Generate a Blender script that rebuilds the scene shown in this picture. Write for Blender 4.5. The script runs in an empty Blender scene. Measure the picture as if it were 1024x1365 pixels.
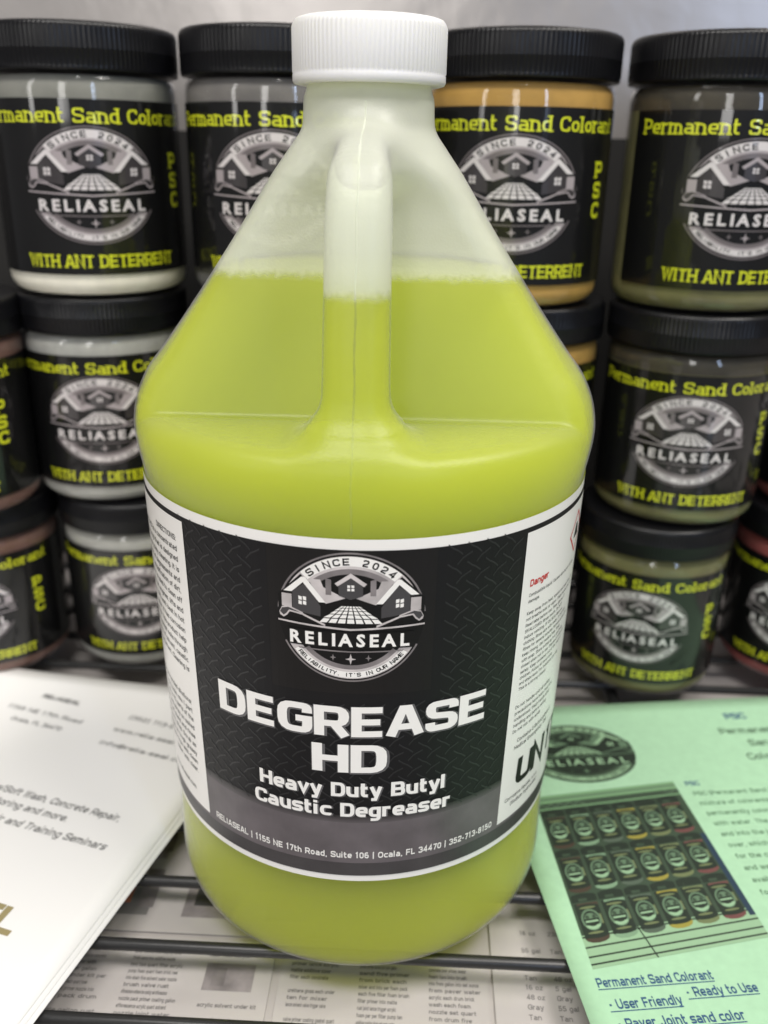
import bpy, bmesh, math, random
import numpy as np
from mathutils import Vector, Matrix
from mathutils.geometry import tessellate_polygon

rnd = random.Random(7)
sc = bpy.context.scene
col = sc.collection

# ---------------------------------------------------------------- camera
CAM_POS = Vector((0.0, -0.30915, 0.27707))
PITCH, ROLL, YAW, FPX = 0.387, 0.019, 0.023, 1200.0
F = Vector((math.sin(YAW) * math.cos(PITCH), math.cos(YAW) * math.cos(PITCH), -math.sin(PITCH)))
Rt = Vector((math.cos(YAW), -math.sin(YAW), 0))
U = Rt.cross(F)
R2 = Rt * math.cos(ROLL) + U * math.sin(ROLL)
U2 = -Rt * math.sin(ROLL) + U * math.cos(ROLL)
cd = bpy.data.cameras.new("camera")
cam = bpy.data.objects.new("camera", cd)
col.objects.link(cam)
cam.matrix_world = Matrix(((R2.x, U2.x, -F.x, CAM_POS.x), (R2.y, U2.y, -F.y, CAM_POS.y), (R2.z, U2.z, -F.z, CAM_POS.z), (0, 0, 0, 1)))
cd.sensor_fit = 'VERTICAL'
cd.sensor_height = 36.0
cd.lens = 36.0 * FPX / 1365.0
cd.clip_start = 0.01
cd.clip_end = 50
cd.dof.use_dof = True
cd.dof.focus_distance = 0.282
cd.dof.aperture_fstop = 9.0
sc.camera = cam

# ---------------------------------------------------------------- light
sc.view_settings.view_transform = 'Standard'
sc.view_settings.look = 'None'
sc.view_settings.exposure = 0.08
sc.view_settings.gamma = 1.0
w = bpy.data.worlds.new("World")
sc.world = w
w.use_nodes = True
w.node_tree.nodes['Background'].inputs[0].default_value = (0.98, 0.97, 1.0, 1)
w.node_tree.nodes['Background'].inputs[1].default_value = 0.13


def area(name, loc, target, sx, sy, power, colr):
    l = bpy.data.lights.new(name, 'AREA')
    l.shape = 'RECTANGLE'
    l.size, l.size_y = sx, sy
    l.energy = power
    l.color = colr
    o = bpy.data.objects.new(name, l)
    col.objects.link(o)
    o.location = loc
    d = Vector(target) - Vector(loc)
    o.rotation_euler = d.to_track_quat('-Z', 'Y').to_euler()
    return o


area("ceiling_lamp", (-0.35, -0.75, 1.9), (0, 0.1, 0.1), 1.2, 0.35, 29, (1.0, 0.97, 0.93))
area("ceiling_lamp", (0.95, -0.35, 1.9), (0, 0.1, 0.1), 1.2, 0.35, 31, (1.0, 0.96, 0.90))
area("window_light", (0.75, -1.5, 0.75), (0.1, 0.1, 0.2), 0.09, 0.9, 4.5, (0.55, 0.70, 1.0))
area("shop_front_light", (-0.45, -2.0, 0.8), (0, 0.1, 0.15), 0.30, 1.0, 8.0, (1.0, 0.98, 0.95))
area("shop_front_light", (-1.5, -1.1, 0.8), (0, 0.1, 0.15), 0.16, 1.0, 4.0, (1.0, 0.98, 0.95))


# ---------------------------------------------------------------- materials
def mat(name, color, rough=0.5, spec=0.5, coat=0.0, coat_rough=0.08, metal=0.0, bump=None, noise=None, sss=0.0, sss_scale=0.01):
    m = bpy.data.materials.new(name)
    m.use_nodes = True
    nt = m.node_tree
    b = nt.nodes['Principled BSDF']
    b.inputs['Base Color'].default_value = (*color, 1)
    b.inputs['Roughness'].default_value = rough
    b.inputs['Specular IOR Level'].default_value = spec
    b.inputs['Coat Weight'].default_value = coat
    b.inputs['Coat Roughness'].default_value = coat_rough
    b.inputs['Metallic'].default_value = metal
    if sss:
        b.inputs['Subsurface Weight'].default_value = sss
        b.inputs['Subsurface Radius'].default_value = (1, 1, 0.45)
        b.inputs['Subsurface Scale'].default_value = sss_scale
    tc = nt.nodes.new('ShaderNodeTexCoord')
    if noise:   # (scale, amount)
        n = nt.nodes.new('ShaderNodeTexNoise')
        n.inputs['Scale'].default_value = noise[0]
        n.inputs['Detail'].default_value = 6
        nt.links.new(tc.outputs['Object'], n.inputs['Vector'])
        r = nt.nodes.new('ShaderNodeMapRange')
        r.inputs[1].default_value = 0.3
        r.inputs[2].default_value = 0.7
        r.inputs[3].default_value = 1 - noise[1]
        r.inputs[4].default_value = 1 + noise[1]
        nt.links.new(n.outputs['Fac'], r.inputs[0])
        mx = nt.nodes.new('ShaderNodeVectorMath')
        mx.operation = 'SCALE'
        mx.inputs[0].default_value = color
        nt.links.new(r.outputs[0], mx.inputs['Scale'])
        nt.links.new(mx.outputs[0], b.inputs['Base Color'])
    if bump:    # (scale, strength, distance)
        n = nt.nodes.new('ShaderNodeTexNoise')
        n.inputs['Scale'].default_value = bump[0]
        n.inputs['Detail'].default_value = 4
        nt.links.new(tc.outputs['Object'], n.inputs['Vector'])
        bp = nt.nodes.new('ShaderNodeBump')
        bp.inputs['Strength'].default_value = bump[1]
        bp.inputs['Distance'].default_value = bump[2]
        nt.links.new(n.outputs['Fac'], bp.inputs['Height'])
        nt.links.new(bp.outputs[0], b.inputs['Normal'])
        if coat:
            nt.links.new(bp.outputs[0], b.inputs['Coat Normal'])
    return m


def mat_shell():
    """milky translucent HDPE: part of the light goes straight through, part scatters in the wall"""
    m = bpy.data.materials.new("translucent_plastic")
    m.use_nodes = True
    nt = m.node_tree
    nt.nodes.clear()
    N = nt.nodes.new
    L = nt.links.new
    out = N('ShaderNodeOutputMaterial')
    tc = N('ShaderNodeTexCoord')
    n = N('ShaderNodeTexNoise')
    n.inputs['Scale'].default_value = 1300
    n.inputs['Detail'].default_value = 2
    L(tc.outputs['Object'], n.inputs['Vector'])
    n2 = N('ShaderNodeTexNoise')
    n2.inputs['Scale'].default_value = 60
    n2.inputs['Detail'].default_value = 3
    L(tc.outputs['Object'], n2.inputs['Vector'])
    bp0 = N('ShaderNodeBump')
    bp0.inputs['Strength'].default_value = 0.10
    bp0.inputs['Distance'].default_value = 0.0010
    L(n2.outputs['Fac'], bp0.inputs['Height'])
    bp = N('ShaderNodeBump')
    bp.inputs['Strength'].default_value = 0.5
    bp.inputs['Distance'].default_value = 0.00024
    L(n.outputs['Fac'], bp.inputs['Height'])
    L(bp0.outputs[0], bp.inputs['Normal'])
    dif = N('ShaderNodeBsdfDiffuse')
    dif.inputs[0].default_value = (0.90, 0.905, 0.85, 1)
    tl = N('ShaderNodeBsdfTranslucent')
    tl.inputs[0].default_value = (0.90, 0.93, 0.80, 1)
    L(bp.outputs[0], dif.inputs['Normal'])
    sc_ = N('ShaderNodeMixShader')
    sc_.inputs[0].default_value = 0.5
    L(dif.outputs[0], sc_.inputs[1])
    L(tl.outputs[0], sc_.inputs[2])
    tr = N('ShaderNodeBsdfTransparent')
    tr.inputs[0].default_value = (0.96, 0.98, 0.93, 1)
    # longer path through the wall at grazing angles scatters more
    lw = N('ShaderNodeLayerWeight')
    lw.inputs[0].default_value = 0.45
    mr = N('ShaderNodeMapRange')
    # wall wetted by the liquid scatters less than the dry, filmed wall above the fill line
    sp = N('ShaderNodeSeparateXYZ')
    L(tc.outputs['Object'], sp.inputs[0])
    n3 = N('ShaderNodeTexNoise')
    n3.inputs['Scale'].default_value = 420
    n3.inputs['Detail'].default_value = 5
    L(tc.outputs['Object'], n3.inputs['Vector'])
    mz = N('ShaderNodeMath')
    mz.operation = 'MULTIPLY_ADD'
    L(n3.outputs['Fac'], mz.inputs[0])
    mz.inputs[1].default_value = -0.0030
    L(sp.outputs['Z'], mz.inputs[2])
    wet = N('ShaderNodeMapRange')
    wet.interpolation_type = 'SMOOTHSTEP'
    wet.inputs[1].default_value = LEVEL - 0.0030
    wet.inputs[2].default_value = LEVEL + 0.0010
    wet.inputs[3].default_value = WET_OP
    wet.inputs[4].default_value = DRY_OP
    L(mz.outputs[0], wet.inputs[0])
    mr.inputs[3].default_value = 0.0
    mr.inputs[4].default_value = 0.25
    L(lw.outputs['Facing'], mr.inputs[0])
    ad = N('ShaderNodeMath')
    ad.operation = 'ADD'
    ad.use_clamp = True
    L(wet.outputs[0], ad.inputs[0])
    dm = N('ShaderNodeMath')
    dm.operation = 'MULTIPLY'
    L(mr.outputs[0], dm.inputs[0])
    L(wet.outputs[0], dm.inputs[1])
    L(dm.outputs[0], ad.inputs[1])
    mx = N('ShaderNodeMixShader')
    L(ad.outputs[0], mx.inputs[0])
    L(tr.outputs[0], mx.inputs[1])
    L(sc_.outputs[0], mx.inputs[2])
    gl = N('ShaderNodeBsdfGlossy')
    gl.inputs['Roughness'].default_value = 0.42
    L(bp.outputs[0], gl.inputs['Normal'])
    fr = N('ShaderNodeFresnel')
    fr.inputs[0].default_value = 1.5
    L(bp.outputs[0], fr.inputs['Normal'])
    # reflect on the outside only
    geo = N('ShaderNodeNewGeometry')
    inv = N('ShaderNodeMath')
    inv.operation = 'SUBTRACT'
    inv.inputs[0].default_value = 1
    L(geo.outputs['Backfacing'], inv.inputs[1])
    mu = N('ShaderNodeMath')
    mu.operation = 'MULTIPLY'
    L(fr.outputs[0], mu.inputs[0])
    L(inv.outputs[0], mu.inputs[1])
    fin = N('ShaderNodeMixShader')
    L(mu.outputs[0], fin.inputs[0])
    L(mx.outputs[0], fin.inputs[1])
    L(gl.outputs[0], fin.inputs[2])
    L(fin.outputs[0], out.inputs[0])
    return m


def mat_clear(name, tint, op, dcol):
    """clear PET wall: fresnel gloss over a see-through wall with a little haze"""
    m = bpy.data.materials.new(name)
    m.use_nodes = True
    nt = m.node_tree
    nt.nodes.clear()
    N = nt.nodes.new
    L = nt.links.new
    out = N('ShaderNodeOutputMaterial')
    tr = N('ShaderNodeBsdfTransparent')
    tr.inputs[0].default_value = (*tint, 1)
    df = N('ShaderNodeBsdfDiffuse')
    df.inputs[0].default_value = (*dcol, 1)
    mx = N('ShaderNodeMixShader')
    mx.inputs[0].default_value = op
    L(tr.outputs[0], mx.inputs[1])
    L(df.outputs[0], mx.inputs[2])
    gl = N('ShaderNodeBsdfGlossy')
    gl.inputs['Roughness'].default_value = 0.07
    fr = N('ShaderNodeFresnel')
    fr.inputs[0].default_value = 1.55
    geo = N('ShaderNodeNewGeometry')
    inv = N('ShaderNodeMath')
    inv.operation = 'SUBTRACT'
    inv.inputs[0].default_value = 1
    L(geo.outputs['Backfacing'], inv.inputs[1])
    mu = N('ShaderNodeMath')
    mu.operation = 'MULTIPLY'
    L(fr.outputs[0], mu.inputs[0])
    L(inv.outputs[0], mu.inputs[1])
    fin = N('ShaderNodeMixShader')
    L(mu.outputs[0], fin.inputs[0])
    L(mx.outputs[0], fin.inputs[1])
    L(gl.outputs[0], fin.inputs[2])
    L(fin.outputs[0], out.inputs[0])
    return m


WET_OP, DRY_OP, LEVEL = 0.035, 0.62, 0.2385
M = {}
M['shell'] = mat_shell()
def mat_liquid_volume():
    m = bpy.data.materials.new("yellow_green_liquid")
    m.use_nodes = True
    nt = m.node_tree
    nt.nodes.clear()
    out = nt.nodes.new('ShaderNodeOutputMaterial')
    sct = nt.nodes.new('ShaderNodeVolumeScatter')
    sct.inputs['Color'].default_value = (0.99, 0.99, 0.6, 1)
    sct.inputs['Density'].default_value = 60
    ab = nt.nodes.new('ShaderNodeVolumeAbsorption')
    ab.inputs['Color'].default_value = (0.944, 0.957, 0.0, 1)
    ab.inputs['Density'].default_value = 240
    ad = nt.nodes.new('ShaderNodeAddShader')
    nt.links.new(sct.outputs[0], ad.inputs[0])
    nt.links.new(ab.outputs[0], ad.inputs[1])
    nt.links.new(ad.outputs[0], out.inputs['Volume'])
    tr = nt.nodes.new('ShaderNodeBsdfTransparent')
    nt.links.new(tr.outputs[0], out.inputs['Surface'])
    return m


M['liquid'] = mat_liquid_volume()
sc.cycles.volume_bounces = 12
sc.cycles.max_bounces = 16
M['cap'] = mat("white_cap_plastic", (0.74, 0.735, 0.73), rough=0.38, sss=0.15, bump=(900, 0.15, 0.0002))
M['seam'] = mat("seam_plastic", (0.86, 0.88, 0.76), rough=0.3)
M['lab_white'] = mat("label_white", (0.84, 0.82, 0.78), rough=0.32, coat=0.25, coat_rough=0.25)
M['lab_black'] = mat("label_black", (0.005, 0.005, 0.006), rough=0.45, spec=0.2, coat=0.08, coat_rough=0.3, bump=(25, 0.3, 0.0006))
M['lab_flat'] = mat("label_black_flat", (0.004, 0.0035, 0.0035), rough=0.42, spec=0.25, coat=0.1, coat_rough=0.3)
M['tread'] = mat("label_tread_grey", (0.017, 0.018, 0.020), rough=0.4)
M['tread2'] = mat("label_tread_dark", (0.004, 0.004, 0.005), rough=0.4)
M['lab_grey'] = mat("label_grey", (0.115, 0.10, 0.106), rough=0.35, noise=(70, 0.25))
M['lab_grey2'] = mat("label_grey_dark", (0.045, 0.041, 0.043), rough=0.35, noise=(70, 0.2))
M['white'] = mat("print_white", (0.86, 0.84, 0.80), rough=0.35)
M['halo'] = mat("print_halo", (0.11, 0.107, 0.11), rough=0.4)
M['lgrey'] = mat("print_light_grey", (0.52, 0.48, 0.47), rough=0.35, noise=(120, 0.25))
M['mgrey'] = mat("print_mid_grey", (0.20, 0.18, 0.18), rough=0.35, noise=(150, 0.25))
M['dgrey'] = mat("print_dark_grey", (0.045, 0.043, 0.045), rough=0.4)
M['black'] = mat("print_black", (0.003, 0.003, 0.003), rough=0.45, spec=0.25)
M['txt'] = mat("print_text", (0.05, 0.05, 0.05), rough=0.4)
M['red'] = mat("print_red", (0.55, 0.02, 0.02), rough=0.4)
M['jlabel'] = mat("jar_label_black", (0.0028, 0.0028, 0.003), rough=0.5, spec=0.2, coat=0.9, coat_rough=0.05)
M['jwhite'] = mat("jar_print_white", (0.62, 0.58, 0.58), rough=0.3, coat=0.9, coat_rough=0.05)
M['jlgrey'] = mat("jar_print_light_grey", (0.34, 0.30, 0.31), rough=0.3, coat=0.9, coat_rough=0.05)
M['jmgrey'] = mat("jar_print_mid_grey", (0.14, 0.12, 0.125), rough=0.3, coat=0.9, coat_rough=0.05)
M['jdgrey'] = mat("jar_print_dark_grey", (0.035, 0.03, 0.032), rough=0.3, coat=0.9, coat_rough=0.05)
M['yellow'] = mat("jar_print_yellow", (0.62, 0.66, 0.02), rough=0.3, coat=0.9, coat_rough=0.05)
M['lid'] = mat("black_lid_plastic", (0.0045, 0.0045, 0.0055), rough=0.3, spec=0.3, bump=(300, 0.15, 0.0002))
M['wire'] = mat("black_wire_coating", (0.018, 0.018, 0.018), rough=0.35, bump=(500, 0.2, 0.0002))
M['wall'] = mat("brushed_grey_metal", (0.41, 0.385, 0.37), rough=0.33, metal=0.6, bump=(14, 0.25, 0.006), noise=(5, 0.08))
M['paper'] = mat("white_paper", (0.80, 0.79, 0.775), rough=0.6, bump=(12, 0.15, 0.003))
M['under'] = mat("laminated_sheet", (0.47, 0.44, 0.425), rough=0.25, coat=0.5, coat_rough=0.15, bump=(16, 0.5, 0.004), noise=(18, 0.06))
M['board'] = mat("grey_shelf_board", (0.42, 0.39, 0.375), rough=0.35, noise=(9, 0.08))
M['green'] = mat("green_paper", (0.34, 0.555, 0.36), rough=0.6, noise=(260, 0.04), bump=(12, 0.1, 0.002))
M['gtxt'] = mat("ink_dark_green", (0.035, 0.075, 0.04), rough=0.6)
M['gtxt2'] = mat("ink_soft_green", (0.08, 0.16, 0.09), rough=0.6)
M['navy'] = mat("ink_navy", (0.02, 0.07, 0.16), rough=0.6)
M['gold_ink'] = mat("ink_tan", (0.30, 0.25, 0.12), rough=0.5)
M['ptxt'] = mat("ink_grey", (0.10, 0.10, 0.10), rough=0.6)
M['utxt'] = mat("ink_soft_grey", (0.19, 0.18, 0.175), rough=0.6)
M['upic'] = mat("ink_picture_mauve", (0.24, 0.215, 0.215), rough=0.5, noise=(90, 0.4))
M['uorange'] = mat("ink_picture_orange", (0.5, 0.17, 0.08), rough=0.5)
for k, c in dict(g0=(0.16, 0.30, 0.15), g1=(0.012, 0.022, 0.013), g2=(0.035, 0.06, 0.035), g3=(0.10, 0.17, 0.10), g4=(0.25, 0.40, 0.24),
                 p_brown=(0.05, 0.035, 0.022), p_white=(0.17, 0.28, 0.17), p_grey=(0.07, 0.10, 0.07), p_gold=(0.26, 0.23, 0.04),
                 p_olive=(0.13, 0.16, 0.07), p_red=(0.13, 0.05, 0.045), p_blue=(0.015, 0.035, 0.06)).items():
    M[k] = mat("photo_ink_" + {'g0': 'pale', 'g1': 'black', 'g2': 'dark', 'g3': 'middle', 'g4': 'light'}.get(k, k[2:]), c, rough=0.55)


# ---------------------------------------------------------------- object helpers
def link(name, me, parent=None, mats=(), smooth=False):
    for m in mats:
        me.materials.append(m)
    if smooth:
        me.polygons.foreach_set('use_smooth', [True] * len(me.polygons))
    o = bpy.data.objects.new(name, me)
    col.objects.link(o)
    o.parent = parent
    return o


def thing(name, label, cat, loc=(0, 0, 0), rz=0, group=None):
    o = bpy.data.objects.new(name, None)
    col.objects.link(o)
    o.empty_display_size = 0.02
    o.location = loc
    o.rotation_euler = (0, 0, rz)
    tag(o, label, cat, group)
    return o


def tag(o, label, cat, group=None):
    o['label'] = label
    o['category'] = cat
    if group:
        o['group'] = group


def lathe(prof, seg=96, mod=None, close=True):
    """prof: list of (r, z, ribweight)"""
    vs, fs = [], []
    for p in prof:
        r, z = p[0], p[1]
        wgt = p[2] if len(p) > 2 else 0
        for i in range(seg):
            a = 2 * math.pi * i / seg
            rr = r + (mod(i) * wgt if mod and wgt else 0)
            vs.append((rr * math.cos(a), rr * math.sin(a), z))
    n = len(prof)
    for k in range(n - 1):
        for i in range(seg):
            j = (i + 1) % seg
            fs.append((k * seg + i, k * seg + j, (k + 1) * seg + j, (k + 1) * seg + i))
    if close:
        fs.append(tuple(reversed(range(seg))))
        fs.append(tuple((n - 1) * seg + i for i in range(seg)))
    me = bpy.data.meshes.new("lathe")
    me.from_pydata(vs, [], fs)
    return me


def rounded(prof, sub=6):
    """Catmull-Rom through the profile points"""
    P = [Vector((p[0], p[1])) for p in prof]
    out = []
    for i in range(len(P) - 1):
        p0 = P[max(i - 1, 0)]; p1 = P[i]; p2 = P[i + 1]; p3 = P[min(i + 2, len(P) - 1)]
        for k in range(sub):
            t = k / sub
            # centripetal-ish: plain with clamp on tangents
            d = (p2 - p1).length
            m1 = (p2 - p0); m2 = (p3 - p1)
            if m1.length > 1e-9: m1 = m1.normalized() * d
            if m2.length > 1e-9: m2 = m2.normalized() * d
            h = (2 * t**3 - 3 * t**2 + 1) * p1 + (t**3 - 2 * t**2 + t) * m1 + (-2 * t**3 + 3 * t**2) * p2 + (t**3 - t**2) * m2
            out.append((h.x, h.y))
    out.append((P[-1].x, P[-1].y))
    return out


# ---------------------------------------------------------------- print: lettering and flat artwork as real thin geometry
_fc = {}


def glyph(ch, bold=0.0, res=2):
    key = (ch, bold, res)
    if key in _fc:
        return _fc[key]
    cu = bpy.data.curves.new("t", 'FONT')
    cu.body = ch
    cu.size = 1.0
    cu.resolution_u = res
    cu.offset = bold
    cu.fill_mode = 'FRONT'
    o = bpy.data.objects.new("t", cu)
    col.objects.link(o)
    bpy.context.view_layer.update()
    me = bpy.data.meshes.new_from_object(o)
    vs = [(v.co.x, v.co.y) for v in me.vertices]
    fs = [tuple(p.vertices) for p in me.polygons]
    bpy.data.objects.remove(o)
    bpy.data.curves.remove(cu)
    bpy.data.meshes.remove(me)
    _fc[key] = (vs, fs)
    return _fc[key]


_CAP = None
_adv = {}


def capk():
    global _CAP
    if _CAP is None:
        _CAP = max(y for x, y in glyph('H')[0])
    return _CAP


def advance(ch):
    if ch not in _adv:
        if ch == ' ':
            _adv[ch] = 0.30
        else:
            v = glyph(ch)[0]
            _adv[ch] = (max(x for x, y in v) + 0.07) if v else 0.3
    return _adv[ch]


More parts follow.
